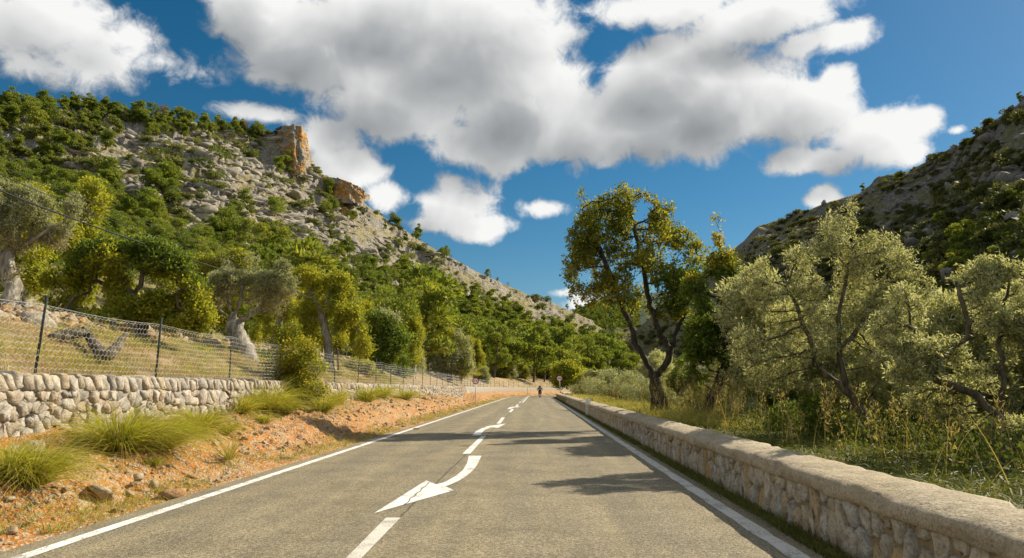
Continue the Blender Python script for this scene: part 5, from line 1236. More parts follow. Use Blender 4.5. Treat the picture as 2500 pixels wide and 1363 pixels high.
scatter('mountain_scrub', DSHRUBS[2], P - [0, 0, .1], np.stack([s * 1.3, s * 1.3, s], -1), rp.uniform(0, 6.28, len(P)), 'dense dark scrub low on the shaded mountain', 'scrub', 0.1)
# limestone boulders and ledges
BR = [rock_mesh(300 + i, 'boulder', 2, (1.2, 1, 0.8)) for i in range(4)]; DB = [rock_mesh(310 + i, 'shade_toned_boulder', 2, (1.2, 1, .8)) for i in range(3)]
ROCKY = [(230, 330), (640, 335), (745, 345), (760, 410), (900, 520), (1160, 680), (1330, 745), (1000, 630), (860, 640), (600, 600), (400, 580), (280, 540), (100, 400)]
x, y = sample_poly(ROCKY, 6600, rp); cl = fbm(x / 55 + 20, y / 26, 0, 3); k = cl > 0.45; P = land(hit(x[k], y[k], 60))
for g in range(4):
    r_ = np.arange(g, len(P), 4); s = rp.gamma(1.5, 0.46, len(r_)) + 0.35
    ra = -np.arctan2(P[r_, 0], P[r_, 1]) + rp.normal(0.25, 0.35, len(r_)); scatter('hillside_boulders', BR[g], P[r_] - np.stack([0 * s, 0 * s, s * .15], -1), np.stack([s * rp.uniform(1.1, 2.6, len(r_)), s * rp.uniform(.8, 1.3, len(r_)), s * rp.uniform(.55, 1.25, len(r_))], -1), ra, 'grey limestone ledges and boulders strewn over the lit hillside', 'boulders', 0.16, g)
x, y = sample_poly(DARKHILL, 2200, rp); cl = fbm(x / 60 + 2, y / 30, 0, 3); k = cl > 0.46; P = land(hit(x[k], y[k], 60))
for g in range(3):
    r_ = np.arange(g, len(P), 3); s = rp.gamma(2.2, 0.5, len(r_)) + 0.4
    scatter('mountain_boulders', DB[g], P[r_], np.stack([s * rp.uniform(.8, 1.5, len(r_)), s * rp.uniform(.8, 1.4, len(r_)), s * rp.uniform(.6, 1.5, len(r_))], -1), rp.uniform(0, 6.28, len(r_)), 'limestone boulders in shade-darkened tones on the shaded mountain', 'boulders', 0.35, g)
# far wood
x, y = sample_poly([(1380, 770), (1440, 745), (1560, 740), (1560, 820), (1400, 800)], 900, rp); P = land(hit(x, y, 780, 1650, 300, hill_far))
if len(P): scatter('far_wood', PINES[0][2], P, rp.uniform(0.6, 1.3, len(P)), rp.uniform(0, 6.28, len(P)), 'far wood on the distant hill in the gap', 'wood', 0.03)

# ------------------------------------------------------------------ grass and bushes of the roadside
rgx = np.random.default_rng(5)
bank_fn = lambda X, Y: np.where(X - bend(Y) < -7.95, 3.0, np.where(X - bend(Y) > -4.6, -0.02, bank_z(X - bend(Y), Y)))
def tuft(px, py, hpx, wpx, n, label, m='tuft_grass', name='grass_tuft', lean=(0, 0), droop=0.8):
    p = hit(np.array([float(px)]), np.array([float(py)]), 4, 120, 900, bank_fn)[0]; r = np.hypot(p[0], p[1]); hgt = 0.92 * hpx * r / FPX; wid = 0.85 * wpx * r / FPX
    a = rgx.uniform(0, 6.28, n); d = np.sqrt(rgx.random(n)) * wid * 0.20; B = np.stack([np.cos(a) * d, np.sin(a) * d * 0.8, np.full(n, -0.03)], -1)
    tl = np.clip(np.abs(rgx.normal(0, 0.55, n)), 0, 1.25); D = np.stack([np.cos(a) * np.sin(tl) + lean[0], np.sin(a) * np.sin(tl) + lean[1], np.cos(tl)], -1)
    V, F, _ = blades(B, D, hgt * rgx.uniform(0.75, 1.45, n), 0.0095 * (r / 12) ** 0.6, droop * rgx.uniform(0.5, 1.4, n), rgx, 5)
    nd_ = n // 9; mi = np.zeros(len(F), int); kd = np.arange(n) < nd_; mi[np.tile(kd, 5)] = 1
    return tag(link(name, mesh_np(name, V, F, [M[m], M['dry_grass']], mi), None, p), label, 'grass tuft')
tuft(75, 1182, 130, 150, 1300, 'wide green grass tuft at the picture edge below the stone wall')
tuft(20, 1165, 120, 120, 700, 'grass tuft cut by the picture edge below the stone wall')
tuft(285, 1102, 140, 190, 1600, 'largest fountain grass tuft, dark green at its core, against the stone wall')
tuft(385, 1098, 105, 190, 1200, 'golden green grass tuft sweeping over beside the largest tuft', lean=(.25, 0))
tuft(485, 1055, 95, 105, 900, 'upright green grass tuft right of the golden one')
tuft(590, 1012, 80, 80, 600, 'dark green grass tuft at the foot of the wall below the third post')
tuft(655, 1005, 95, 170, 1000, 'yellowish grass tuft at the foot of the wall before the round bush')
tuft(785, 1005, 70, 90, 600, 'pale green grass tuft just past the round bush')
tuft(825, 985, 60, 60, 400, 'thin grass tuft between the round bush and the twin tufts')
tuft(893, 982, 65, 75, 600, 'nearer of the twin bright tufts in front of the pale wall')
tuft(935, 972, 52, 50, 450, 'farther of the twin bright tufts in front of the pale wall')
tuft(992, 974, 42, 50, 420, 'compact green tuft on the bank short of the wall end')
tuft(550, 1056, 50, 55, 260, 'small olive green tuft on the rubble below the wall')
tuft(376, 1136, 34, 40, 180, 'small lone tuft on the grey rubble below the largest tufts')
tuft(560, 1120, 70, 30, 90, 'thin green weed on the orange bank face', droop=.3)
tuft(1142, 957, 26, 26, 200, 'small green tuft behind the first road sign'); tuft(1165, 955, 18, 26, 160, 'small green tuft beyond the first road sign')
tuft(700, 1008, 50, 60, 350, 'grey green tuft under the round bush'); tuft(640, 1030, 36, 70, 300, 'low dull tuft on the rubble below the dark tuft')
# verge and dry grasses
def strew(name, Yr, ur, n, L, Wd, droop, m, label, zf, seed, power=1.0, clump=0.45, cs=1.2, seg=2, tilt=0.35):
    rg = np.random.default_rng(seed); Y = Yr[0] + (Yr[1] - Yr[0]) * rg.random(n * 2) ** power; u = rg.uniform(ur[0], ur[1], n * 2)
    k = fbm(Y * cs, u * cs, 0, 3) > clump; Y = Y[k][:n]; u = u[k][:n]; nn = len(Y); B = along(Y, u, zf(u, Y) - 0.01)
    D = np.stack([rg.normal(0, tilt, nn), rg.normal(0, tilt, nn), np.ones(nn)], -1)
    V, F, tip = blades(B, D, L * rg.uniform(0.4, 1.3, nn), Wd * (1 + Y / 30.0), droop * rg.uniform(0.4, 1.5, nn), rg, seg)
    return tag(link(name, mesh_np(name, V, F, M[m])), label, 'grass', kind='stuff')
strew('verge_grass', (5, 75), (-5.35, -4.62), 15000, 0.16, 0.006, 0.5, 'verge_grass', 'short dry grass along the orange bank beside the white edge line', bank_z, 1, 1.7, 0.42, 0.9)
strew('verge_grass', (75, 200), (-5.9, -4.62), 4000, 0.25, 0.010, 0.5, 'dry_grass', 'dry grass along the far verge in the bend', bank_z, 2)
strew('bank_grass', (5, 60), (-7.8, -5.4), 5000, 0.14, 0.006, 0.5, 'verge_grass', 'sparse weeds on the rubble bank', bank_z, 3, 1.5, 0.54, 0.7)
strew('parapet_grass', (2.5, 120), (2.40, 2.63), 22000, 0.20, 0.006, 0.6, 'shade_toned_grass', 'green grass growing along the foot of the parapet', lambda u, Y: -0.03 + 0 * u, 4, 1.9, 0.34, 0.5)
fz = lambda u, Y: profile(u, Y)
strew('straw_grass', (9, 45), (-11.6, -8.3), 22000, 0.26, 0.008, 0.7, 'dry_grass', 'straw coloured grass on the field behind the fence', fz, 6, 1.4, 0.44, 0.8)
strew('field_grass', (9, 45), (-11.6, -8.4), 10000, 0.34, 0.010, 0.7, 'tuft_grass', 'green weeds among the straw behind the fence', fz, 17, 1.3, 0.47, 0.6)
strew('field_grass', (12, 70), (-24, -10.5), 10000, 0.42, 0.012, 0.7, 'tuft_grass', 'green grass under the trees behind the fence', fz, 7, 1.3, 0.50, 0.5)
strew('meadow_grass', (16, 75), (3.25, 5.6), 17000, 0.55, 0.008, 0.55, 'verge_grass', 'long yellow green grass behind the parapet below the carobs', fz, 8, 1.2, 0.38, 0.6, 3)
strew('ground_cover', (4, 17), (3.25, 6.5), 15000, 0.26, 0.012, 0.9, 'shade_toned_grass', 'low green ground cover behind the near parapet', fz, 18, 1.0, 0.34, 0.6, 2, 0.7)
strew('meadow_grass', (9, 80), (5.5, 14), 20000, 0.5, 0.012, 0.55, 'shade_toned_grass', 'long grass under the olive trees', fz, 9, 1.3, 0.36, 0.6)
ivy_rg = np.random.default_rng(44)
for (Yr, ur, nb_, lb_) in (((4.5, 16), (4.2, 7.8), 60, 'leafy creeper carpeting the ground behind the near parapet'), ((14, 60), (4.6, 12), 90, 'leafy undergrowth below the carobs and olives')):
    Yc_ = ivy_rg.uniform(*Yr, nb_); uc_ = ivy_rg.uniform(*ur, nb_); zc_ = profile(uc_, Yc_); bl_ = [(np.array([uc_[i] + float(bend(Yc_[i])), Yc_[i], zc_[i] + .05]), np.array([.6, .6, .42]) * ivy_rg.uniform(.5, 1.4) * (1 + Yc_[i] / 60)) for i in range(nb_)]
    V, F = leaf_cloud(bl_, 17000, 0.055 if Yr[0] < 10 else 0.10, 0.028 if Yr[0] < 10 else 0.05, ivy_rg, 0.3); tag(link('undergrowth', mesh_np('undergrowth', V, F, M['shade_toned_undergrowth_leaf'])), lb_, 'undergrowth', kind='stuff')
# tall reeds with plumes behind the parapet
def reeds(name, Yr, ur, n, hgt, label, seed):
    rg = np.random.default_rng(seed); Y = rg.uniform(*Yr, n); u = rg.uniform(*ur, n); B = along(Y, u, fz(u, Y)); D = np.stack([rg.normal(0.05, 0.2, n), rg.normal(0, 0.15, n), np.ones(n)], -1); L = hgt * rg.uniform(0.55, 1.2, n)
    b = Bag(); V, F, tip = blades(B, D, L, 0.011, 0.28 * rg.uniform(0.3, 1.6, n), rg, 6); b.add(V, F)
    k = rg.random(n) < 0.45; tp = np.repeat(tip[k], 26, 0); m_ = len(tp); dr = nrm(np.repeat(nrm(D[k]), 26, 0) * 0.6 + rg.normal(0, 0.4, (m_, 3))); tp = tp + rg.normal(0, 0.03, (m_, 3)) - np.array([0, 0, 1]) * rg.uniform(-0.1, 0.25, m_)[:, None]
    b.add(*leaf_quads(tp, dr, 0.07, 0.012, rg)); return tag(link(name, b.mesh(name, [M['dry_grass']])), label, 'grass', kind='stuff')
reeds('tall_dry_grass', (16, 25), (3.5, 5.8), 300, 1.6, 'tall straw coloured grass with plumes by the leaning carob', 1)
reeds('tall_dry_grass', (22, 60), (3.6, 8), 420, 1.4, 'tall dry grass behind the parapet beside the carob trunk', 2)
reeds('tall_dry_grass', (6, 16), (3.5, 6.5), 170, 0.95, 'thin dry stalks below the olive trees', 3)
# bushes
def bush(name, px, py, Y, blobs, n, L, Wd, m, label, seed, stems='twig_bark'):
    rg = np.random.default_rng(seed); c = at_y(np.array(float(px)), np.array(float(py)), np.array(float(Y))); root = empty(name, c); bl = []
    for (bx, by, rx, rz, *dy) in blobs:
        yv = Y + (dy[0] if dy else 0); q_ = at_y(np.array(float(bx)), np.array(float(by)), np.array(float(yv))) - c; s = yv / FPX; bl.append((q_, (rx * s, (rx + rz) * s * .45, rz * s)))
    P = in_blobs(bl, n, rg, 0.35, 0.30, 2.2, seed); d = nrm(rg.normal(size=(n, 3)) + np.array([0, 0, .4])); b = Bag(); b.add(*leaf_quads(P, d, L * rg.uniform(.6, 1.3, n), Wd * rg.uniform(.7, 1.3, n), rg)); link('foliage', b.mesh('foliage', [M[m]]), root)
    sb_ = Bag()
    for q_, R_ in bl:
        for _ in range(5):
            e2 = q_ + rg.normal(0, 0.4, 3) * np.array(R_); mid_ = e2 * 0.5 + rg.normal(0, 0.06, 3); bag_tube(sb_, np.stack([np.array([rg.normal(0, .05), rg.normal(0, .05), -0.1]), mid_, e2]), [0.022, 0.014, 0.004], 4, caps=False)
    link('stem', sb_.mesh('stem', [M[stems]]), root); return tag(root, label, 'bush')
bush('wall_bush', 712, 985, 22.3, [(715, 865, 58, 55), (682, 910, 46, 45), (748, 905, 46, 50), (720, 940, 60, 38), (705, 815, 34, 30), (765, 955, 36, 30, -.4), (665, 940, 24, 30), (735, 975, 40, 22, -.5)], 17000, 0.085, 0.045, 'carob_leaf', 'round bush with reddish green leaves growing over the stone wall', 3)
for (px, py, Y, s, mt, lb) in ((60, 880, 15.5, 1.0, 'scrub_leaf', 'grey green bush behind the first fence post'), (180, 880, 18.5, 1.0, 'green_leaf', 'green bush beyond the arched fallen trunk'), (395, 900, 19.0, .8, 'tuft_grass', 'feathery bush against the second fence post'), (640, 900, 27.0, 1.0, 'green_leaf', 'fresh green bush beside the white root of the old olive'), (760, 905, 29.0, .9, 'yellow_leaf', 'yellow-green bush between the round bush and the pale trunk'), (880, 915, 38.0, 1.0, 'tuft_grass', 'feathery green bush behind the fence below the dense dark tree'), (960, 925, 50.0, 1.0, 'green_leaf', 'green bush behind the fence past the dense dark tree'), (330, 830, 24.0, 1.1, 'yellow_leaf', 'yellow-green bush at the foot of the broad carob')):
    bush('field_bush', px, py, Y, [(px, py - 22 * s, 30 * s, 20 * s), (px - 28 * s, py - 14 * s, 22 * s, 15 * s), (px + 28 * s, py - 14 * s, 24 * s, 16 * s)], 3200, 0.05 + Y * .0022, 0.022 + Y * .001, mt, lb, px)
bush('green_bush', 1985, 1075, 14.0, [(1990, 1010, 45, 40), (1950, 1050, 45, 35), (2040, 1060, 45, 30), (2000, 1070, 60, 28)], 6500, 0.06, 0.03, 'green_leaf', 'bright green bush beside the crooked olive trunk', 4)
bush('green_bush', 2080, 1120, 12.0, [(2060, 1105, 70, 26), (2150, 1125, 70, 26), (2240, 1150, 60, 28)], 6500, 0.055, 0.028, 'green_leaf', 'low green creeper mound under the sprawling olive limb', 5)
bush('green_bush', 1880, 1010, 19.0, [(1880, 960, 45, 45), (1840, 980, 35, 35), (1920, 990, 40, 35)], 5200, 0.085, 0.035, 'green_leaf', 'dull green bush behind tall dry grass, left of the bright one', 6)
bush('green_bush', 1660, 960, 24.0, [(1670, 910, 28, 35), (1655, 935, 25, 25)], 2200, 0.10, 0.045, 'green_leaf', 'small green sapling beside the forked carob trunk', 7)
bush('grey_bush', 1500, 965, 45.0, [(1500, 930, 45, 28), (1450, 945, 30, 20), (1545, 940, 40, 30)], 5200, 0.14, 0.04, 'silver_leaf', 'pale grey green bush behind the parapet past the white marker post', 8)
bush('grey_bush', 1440, 962, 70.0, [(1440, 940, 30, 18), (1410, 950, 24, 12)], 2600, 0.18, 0.05, 'olive_dry_leaf', 'straw grey bush between the far road sign and the white marker post', 9)
bush('grey_bush', 1600, 985, 30.0, [(1560, 950, 40, 25), (1640, 960, 40, 22)], 3400, 0.12, 0.03, 'silver_leaf', 'pale bush behind the base of the forked carob trunk', 10)
bush('green_bush', 2420, 1190, 9.0, [(2440, 1170, 70, 30), (2490, 1130, 40, 40), (2360, 1180, 40, 25)], 6500, 0.04, 0.018, 'olive_leaf', 'dim low bush under the arching olive trunk', 12)
bush('green_bush', 1930, 1060, 16.0, [(1930, 1020, 40, 35), (1900, 1045, 35, 25)], 4200, 0.065, 0.03, 'green_leaf', 'leafy green bush left of the bright one, behind the grass', 61)
bush('green_bush', 2200, 1130, 12.5, [(2200, 1080, 50, 35), (2260, 1100, 45, 30)], 4200, 0.065, 0.03, 'shade_toned_undergrowth_leaf', 'dark leafy bush right of the fallen limb', 62)
bush('green_bush', 1820, 1030, 18.0, [(1820, 1000, 35, 30), (1850, 1015, 30, 22)], 4200, 0.065, 0.03, 'silver_leaf', 'olive green bush behind the white boulder', 63)
bush('green_bush', 520, 880, 27.0, [(525, 850, 26, 40), (505, 870, 22, 28)], 2600, 0.10, 0.03, 'tuft_grass', 'feathery green bush at the foot of the old white-trunked olive', 13)
bush('green_bush', 290, 900, 17.0, [(300, 870, 30, 20), (340, 880, 34, 18)], 2400, 0.06, 0.025, 'green_leaf', 'low green bush behind the fence between the vee shaped log and the second post', 14)
bush('green_bush', 430, 880, 22.0, [(430, 850, 45, 24), (480, 860, 35, 24)], 3000, 0.08, 0.03, 'tuft_grass', 'dull green bush behind the second fence post', 15)

# ------------------------------------------------------------------ rocks of the bank
RK = [rock_mesh(400 + i, 'loose_rock', 2, (1.2, 1, .8)) for i in range(6)]
big = [(252, 1222, 34, 'grey block of rock alone near the foot of the bank'), (420, 1215, 40, 'pale flat rock slab bedded in the lower bank'), (30, 1300, 22, 'brown rock at the picture edge low on the bank'), (850, 1025, 13, 'pale rock on the bank crest below the twin tufts'),
       (1035, 975, 13, 'grey rock beside the compact tuft near the wall end'), (915, 1060, 11, 'grey rock on the orange bank below the compact tuft'), (1020, 1050, 12, 'flat grey rock low on the orange bank'), (600, 1110, 12, 'white rock on the orange bank face'), (712, 1025, 9, 'white rock on the bank under the round bush'), (340, 1175, 16, 'brown rock under the small lone tuft')]
for i, (px, py, s, lb) in enumerate(big):
    p = hit(np.array([float(px)]), np.array([float(py)]), 4, 120, 900, bank_fn)[0]; r = np.hypot(p[0], p[1]); k = s * r / FPX
    o = link('rock', RK[i % 6], None, p); o.scale = (k, k * .9, k * .8); o.rotation_euler = (rgx.uniform(-.3, .3), rgx.uniform(-.3, .3), rgx.uniform(0, 6)); tag(o, lb, 'rock')
for (px, py, Y, s, lb) in ((1768, 1048, 20.0, 26, 'white boulder behind the parapet under the tall dry grass'), (128, 875, 14.0, 12, 'pale rock behind the fence beside the arched fallen trunk')):
    p = at_y(np.array(float(px)), np.array(float(py)), np.array(Y)); k = s * Y / FPX; o = link('rock', RK[2], None, p); o.scale = (k, k, k * 1.1); tag(o, lb, 'rock')
n = 150
Y = 6.5 + 22 * rgx.random(n) ** 1.5; u = rgx.uniform(-7.7, -5.0, n); s = rgx.gamma(2.0, 0.022, n) + 0.03
for i in range(n):
    p = along(Y[i:i + 1], u[i:i + 1], bank_z(u[i:i + 1], Y[i:i + 1]))[0]; o = link('rock', RK[i % 6], None, p); o.scale = (s[i] * 1.2, s[i], s[i] * .8); o.rotation_euler = (rgx.uniform(-.5, .5), rgx.uniform(-.5, .5), rgx.uniform(0, 6)); tag(o, 'loose fist-sized rock lying on the orange bank', 'rock', 'loose rocks on the bank')
for g in range(4):
    n = 1500; Y = 5 + 60 * rgx.random(n) ** 2.0; u = rgx.uniform(-7.8, -4.75, n); k = fbm(Y * .8, u * .9, 0, 3) > 0.47; Y, u = Y[k], u[k]
    s = (rgx.gamma(1.5, 0.010, len(Y)) + 0.010) * (1 + Y / 40); scatter('rubble', RK[g], along(Y, u, bank_z(u, Y)), s, rgx.uniform(0, 6.28, len(Y)), 'rubble and gravel strewn over the orange bank', 'rubble', 0.5, g)

n = 900; Y = 9 + 60 * rgx.random(n) ** 1.4; u = -11.65 + rgx.normal(0, 0.28, n) + 0.5 * (vnoise(Y * .3, 2.2) - .5); s = rgx.gamma(2.2, 0.05, n) + 0.05
scatter('terrace_stones', RK[5], along(Y, u, profile(u, Y)), s, rgx.uniform(0, 6.28, n), 'tumbled stones of the terrace edge behind the fence', 'rubble', 0.5, 9)
# ------------------------------------------------------------------ signs, marker post, cables
def disc(c, r0, r1, n, y):
    t = np.arange(n) * 2 * np.pi / n
    o = np.stack([c[0] + r1 * np.cos(t), np.full(n, y), c[1] + r1 * np.sin(t)], -1)
    j = np.arange(n); j2 = (j + 1) % n
    if r0 <= 0: return np.vstack([o, [[c[0], y, c[1]]]]), np.stack([j, j2, np.full(n, n)], -1)
    i = np.stack([c[0] + r0 * np.cos(t), np.full(n, y), c[1] + r0 * np.sin(t)], -1)
    return np.vstack([o, i]), np.stack([j, j2, n + j2, n + j], -1)
CAR = [(-.5, -.16), (-.5, .04), (-.40, .08), (-.26, .30), (.26, .30), (.40, .08), (.5, .04), (.5, -.16), (.40, -.16), (.40, -.30), (.24, -.30), (.24, -.16), (-.24, -.16), (-.24, -.30), (-.40, -.30), (-.40, -.16)]
def sign(base, h, rad, label):
    root = empty('road_sign', base); b = Bag(); bag_tube(b, np.array([[0, 0.03, -0.3], [0, 0.03, h + rad * .6]]), 0.036 * rad / .3, 8); link('pole', b.mesh('pole', [M['galvanised']]), root)
    V, F = disc((0, h), 0, rad, 40, 0.0); b = Bag(); b.add(V, F); V2 = V.copy(); V2[:, 1] = 0.025; b.add(V2, F[:, ::-1])
    j = np.arange(40); j2 = (j + 1) % 40; b.F.setdefault(4, []).append(np.stack([j, j2, 41 + j2, 41 + j], -1)); b.mi.setdefault(4, []).append(np.zeros(40, int)); pl = link('plate', b.mesh('plate', [M['sign_red']]), root)
    link('face', mesh_np('face', *disc((0, h), 0, rad * 0.735, 40, -0.006), M['sign_white']), pl)
    for sx, mt in ((-0.27, 'sign_red'), (0.27, 'sign_black')):
        V = [(sx * rad * 1.15 + x * rad * 0.50, -0.012, h + z * rad * 0.52) for x, z in CAR]; me = bpy.data.meshes.new('car_symbol'); me.from_pydata(V, [], [list(range(len(V)))]); me.materials.append(M[mt]); link('car_symbol', me, pl)
    return tag(root, label, 'road sign')
p = at_z(np.array(1160.0), np.array(989.0), 0.03); hh = float(at_y(np.array(1158.), np.array(930.5), np.array(p[1]))[2]); sg = sign(p, hh - p[2], 8.0 * p[1] / FPX, 'round no overtaking sign on the bank side of the road, beside the fence'); sg.rotation_euler = (0, 0.012, 0.05)
p = at_y(np.array(1368.0), np.array(962.0), np.array(98.0)); hh = float(at_y(np.array(1365.), np.array(924.), np.array(98.0))[2]); sg = sign(p, hh - p[2], 7.6 * 98 / FPX, 'round no overtaking sign on a pole behind the parapet'); sg.rotation_euler = (0, -0.05, -0.03)
p = at_y(np.array(1323.0), np.array(966.0), np.array(128.0)); 
c = at_x(np.array(1441.0), np.array(992.0), 2.70); c = np.array([2.60, float(c[1]), 0.0])
b = Bag(); t = np.array([(-.5, 0), (.5, 0), (.5, .92), (.38, 1), (-.38, 1), (-.5, .92)]); hgt = float(at_y(np.array(1441.), np.array(973.), np.array(c[1]))[2])
Vf = np.array([[x * 0.25, -0.06, z * hgt] for x, z in t]); Vb = Vf + [0, 0.12, 0]; b.add(np.vstack([Vf, Vb]), np.array([[0, 1, 2, 3], [0, 3, 4, 5], [6, 9, 8, 7], [6, 11, 10, 9]])); b.add(np.vstack([Vf, Vb]), np.array([[i, (i + 1) % 6, 6 + (i + 1) % 6, 6 + i] for i in range(6)]))
tag(link('marker_post', b.mesh('marker_post', [M['white_paint']]), None, c), 'white painted marker post standing up out of the parapet', 'marker post')
q0 = at_z(np.array(1288.), np.array(964.), 0.2); b = Bag(); bag_tube(b, np.array([[0, 0, -.2], [0, 0, 1.9]]), 0.05, 8); V, F = box((0, -0.03, 1.75), (0.16, 0.03, 0.3)); b.add(V, F)
q0 = at_y(np.array(1288.), np.array(960.), np.array(130.)); tag(link('roadside_pole', b.mesh('roadside_pole', [M['galvanised']]), None, (float(q0[0]), 130.0, float(near_ground(q0[0], 130.0)))), 'thin grey pole at the bend between the scooter and the far wall', 'pole')
def cable(pts, rad, label):
    a = np.array(pts, float); P = at_y(a[:, 0], a[:, 1], a[:, 2]); s = np.linspace(0, len(a) - 1, 70); k = np.arange(len(a))
    co = [np.polyfit(k, P[:, j], 2) for j in range(3)]; Q = np.stack([np.polyval(c_, s) for c_ in co], -1); b = Bag(); bag_tube(b, Q, rad, 5, caps=False); return tag(link('power_cable', b.mesh('power_cable', [M['cable_black']])), label, 'cable')
cable([(-60, 436, 12), (330, 588, 19), (760, 728, 31)], 0.020, 'thick black cable crossing the slope, lowest of the overhead cables')
cable([(-60, 396, 12.5), (330, 560, 20), (700, 690, 32)], 0.010, 'thin black overhead cable, middle one of the three')
cable([(-60, 378, 13), (330, 535, 20.5), (700, 668, 32)], 0.009, 'thin black overhead cable, topmost of the three')

# ------------------------------------------------------------------ scooter and rider
SX, SY = float(at_z(np.array(1318.), np.array(970.5), 0.0)[0]), 100.0
sc_ = empty('motor_scooter', (SX, SY, 0.012)); tag(sc_, 'black motor scooter with red tail light riding away in the near lane', 'scooter')
def ring(c, R_, r_, k=20, kk=8):
    t = np.arange(k) * 2 * np.pi / k; s = np.arange(kk) * 2 * np.pi / kk
    V = np.stack([np.broadcast_to(np.sin(s)[None] * r_ * 1.25, (k, kk)) + c[0], (R_ + r_ * np.cos(s)[None]) * np.cos(t)[:, None] + c[1], (R_ + r_ * np.cos(s)[None]) * np.sin(t)[:, None] + c[2]], -1)
    i = np.arange(k)[:, None]; j = np.arange(kk)[None]; F = np.stack([i * kk + j, i * kk + (j + 1) % kk, (i + 1) % k * kk + (j + 1) % kk, (i + 1) % k * kk + j], -1).reshape(-1, 4); return V.reshape(-1, 3), F
def bevel_box(c, s, k=0.25):
    """a box with drawn-in top and bottom edges"""
    c = np.array(c, float); s = np.array(s, float) / 2; rings = []
    for z, f in ((-1, 1 - k), (-1 + k, 1), (1 - k, 1), (1, 1 - k)):
        rings.append([[x * f, y * f, z] for x, y in ((-1, -1 + k), (-1 + k, -1), (1 - k, -1), (1, -1 + k), (1, 1 - k), (1 - k, 1), (-1 + k, 1), (-1, 1 - k))])
    V = np.array(rings).reshape(-1, 3) * s + c; F = [[r * 8 + j, r * 8 + (j + 1) % 8, r * 8 + 8 + (j + 1) % 8, r * 8 + 8 + j] for r in range(3) for j in range(8)] + [[0, 1, 2, 3], [0, 3, 4, 7], [4, 5, 6, 7], [24, 27, 26, 25], [24, 31, 28, 27], [28, 31, 30, 29]]
    return V, np.array(F)
for yv in (-0.55, 0.75):
    w_ = link('wheel', mesh_np('wheel', *ring((0, yv, 0.25), 0.19, 0.06), M['tyre_rubber'], smooth=True), sc_); V, F = bevel_box((0, yv, 0.25), (0.08, 0.26, 0.26), .35); link('rim', mesh_np('rim', V, F, M['galvanised']), w_)
b = Bag(); b.add(*bevel_box((0, -0.35, 0.56), (0.36, 0.85, 0.36), .3)); b.add(*bevel_box((0, 0.18, 0.30), (0.34, 0.55, 0.10), .2)); b.add(*bevel_box((0, 0.52, 0.62), (0.42, 0.16, 0.62), .35)); b.add(*bevel_box((0, 0.72, 0.48), (0.20, 0.36, 0.10), .3)); link('body', b.mesh('body', [M['scooter_paint']]), sc_)
b = Bag(); b.add(*bevel_box((0, -0.28, 0.78), (0.30, 0.75, 0.12), .35)); link('seat', b.mesh('seat', [M['black_plastic']]), sc_)
b = Bag(); b.add(*bevel_box((0, -0.79, 0.60), (0.28, 0.06, 0.13), .3)); link('tail_light', b.mesh('tail_light', [M['tail_red']]), sc_)
b = Bag(); b.add(*bevel_box((0, -0.84, 0.40), (0.22, 0.02, 0.17), .1)); link('number_plate', b.mesh('number_plate', [M['sign_white']]), sc_)
b = Bag(); bag_tube(b, np.array([[-.36, .42, 1.02], [-.15, .50, 1.04], [.15, .50, 1.04], [.36, .42, 1.02]]), 0.018, 6); bag_tube(b, np.array([[0, .50, 1.04], [0, .55, .85]]), 0.04, 6); link('handlebar', b.mesh('handlebar', [M['black_plastic']]), sc_)
for s in (-1, 1):
    b = Bag(); bag_tube(b, np.array([[s * .28, .46, 1.03], [s * .40, .46, 1.2]]), 0.008, 5); b.add(*bevel_box((s * .42, .45, 1.24), (.12, .03, .08), .3)); link('mirror', b.mesh('mirror', [M['black_plastic']]), sc_)
    b = Bag(); b.add(*bevel_box((s * .2, -0.78, 0.62), (.06, .04, .05), .3)); link('turn_signal', b.mesh('turn_signal', [M['sign_red']]), sc_)
def skinned(name, J, E, m, parent=None):
    """one continuous body grown round a skeleton of joints"""
    me = bpy.data.meshes.new(name); me.from_pydata([j[:3] for j in J], E, []); o = link(name, me, parent); sk = o.modifiers.new('skin', 'SKIN'); sk.use_smooth_shade = True
    for v, j in zip(me.skin_vertices[0].data, J): v.radius = (j[3], j[4] if len(j) > 4 else j[3])
    me.skin_vertices[0].data[0].use_root = True; sb_ = o.modifiers.new('smooth', 'SUBSURF'); sb_.levels = 2; sb_.render_levels = 2; me.materials.append(M[m]); return o
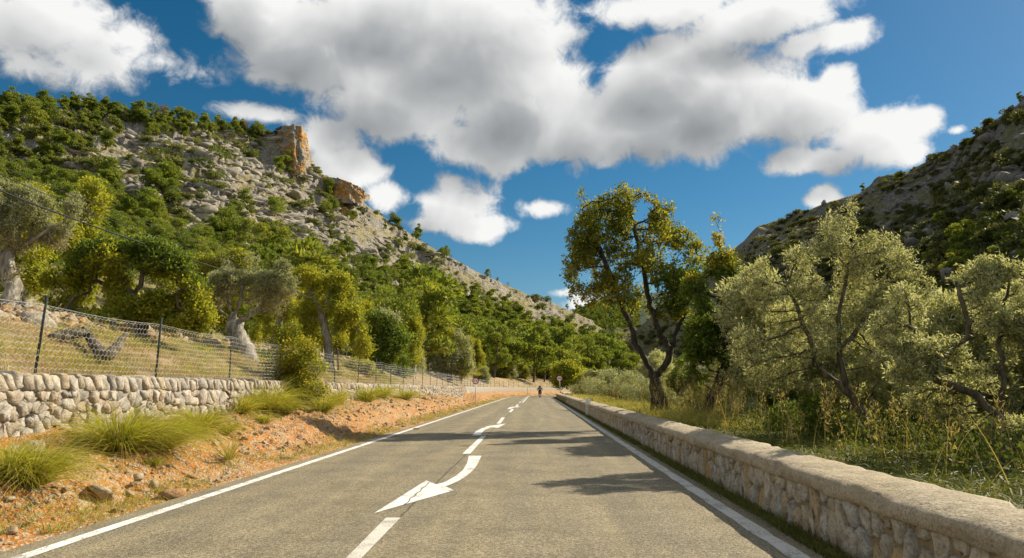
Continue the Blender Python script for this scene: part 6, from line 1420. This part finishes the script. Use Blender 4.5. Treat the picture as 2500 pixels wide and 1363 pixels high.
J = [(0, -.20, .92, .17, .14), (0, -.18, 1.12, .17, .12), (0, -.12, 1.34, .20, .12), (0, -.08, 1.44, .07), (0, -.05, 1.53, .085)]; E = [(0, 1), (1, 2), (2, 3), (3, 4)]
for s in (-1, 1):
    k = len(J); J += [(s * .20, -.11, 1.36, .075), (s * .31, .08, 1.14, .055), (s * .33, .36, 1.05, .042), (s * .33, .45, 1.05, .04)]; E += [(2, k), (k, k + 1), (k + 1, k + 2), (k + 2, k + 3)]
    k = len(J); J += [(s * .13, -.12, .88, .10), (s * .19, .26, .82, .08), (s * .16, .18, .42, .055), (s * .16, .30, .38, .045)]; E += [(0, k), (k, k + 1), (k + 1, k + 2), (k + 2, k + 3)]
rider = skinned('person', J, E, 'navy_cloth'); rider.location = (SX, SY, 0.012); tag(rider, 'person in dark jacket and helmet riding the scooter away', 'person')
V, F = ring((0, 0, 0), 0.001, 0.135, 4, 4)
import bmesh
bm = bmesh.new(); bmesh.ops.create_uvsphere(bm, u_segments=20, v_segments=12, radius=0.145)
for v in bm.verts: v.co.y *= 1.12; v.co.z = v.co.z * 1.1 if v.co.z > -0.06 else -0.08
me = bpy.data.meshes.new('helmet'); bm.to_mesh(me); bm.free(); me.materials.append(M['helmet_gloss']); me.polygons.foreach_set('use_smooth', np.ones(len(me.polygons), bool)); link('helmet', me, rider, (0, -.04, 1.57))
b = Bag(); b.add(*bevel_box((0, -.27, 1.22), (.24, .05, .10), .2)); link('jacket_badge', b.mesh('jacket_badge', [M['white_paint']]), rider)
for s in (-1, 1):
    b = Bag(); b.add(*bevel_box((s * .34, .47, 1.05), (.07, .10, .06), .35)); 
    for kf in range(4): bag_tube(b, np.array([[s * (.315 + .018 * kf), .49, 1.08], [s * (.315 + .018 * kf), .535, 1.06], [s * (.315 + .018 * kf), .50, 1.02]]), 0.010, 5)
    bag_tube(b, np.array([[s * .30, .45, 1.06], [s * .285, .49, 1.04]]), 0.012, 5); link('glove', b.mesh('glove', [M['black_plastic']]), rider)
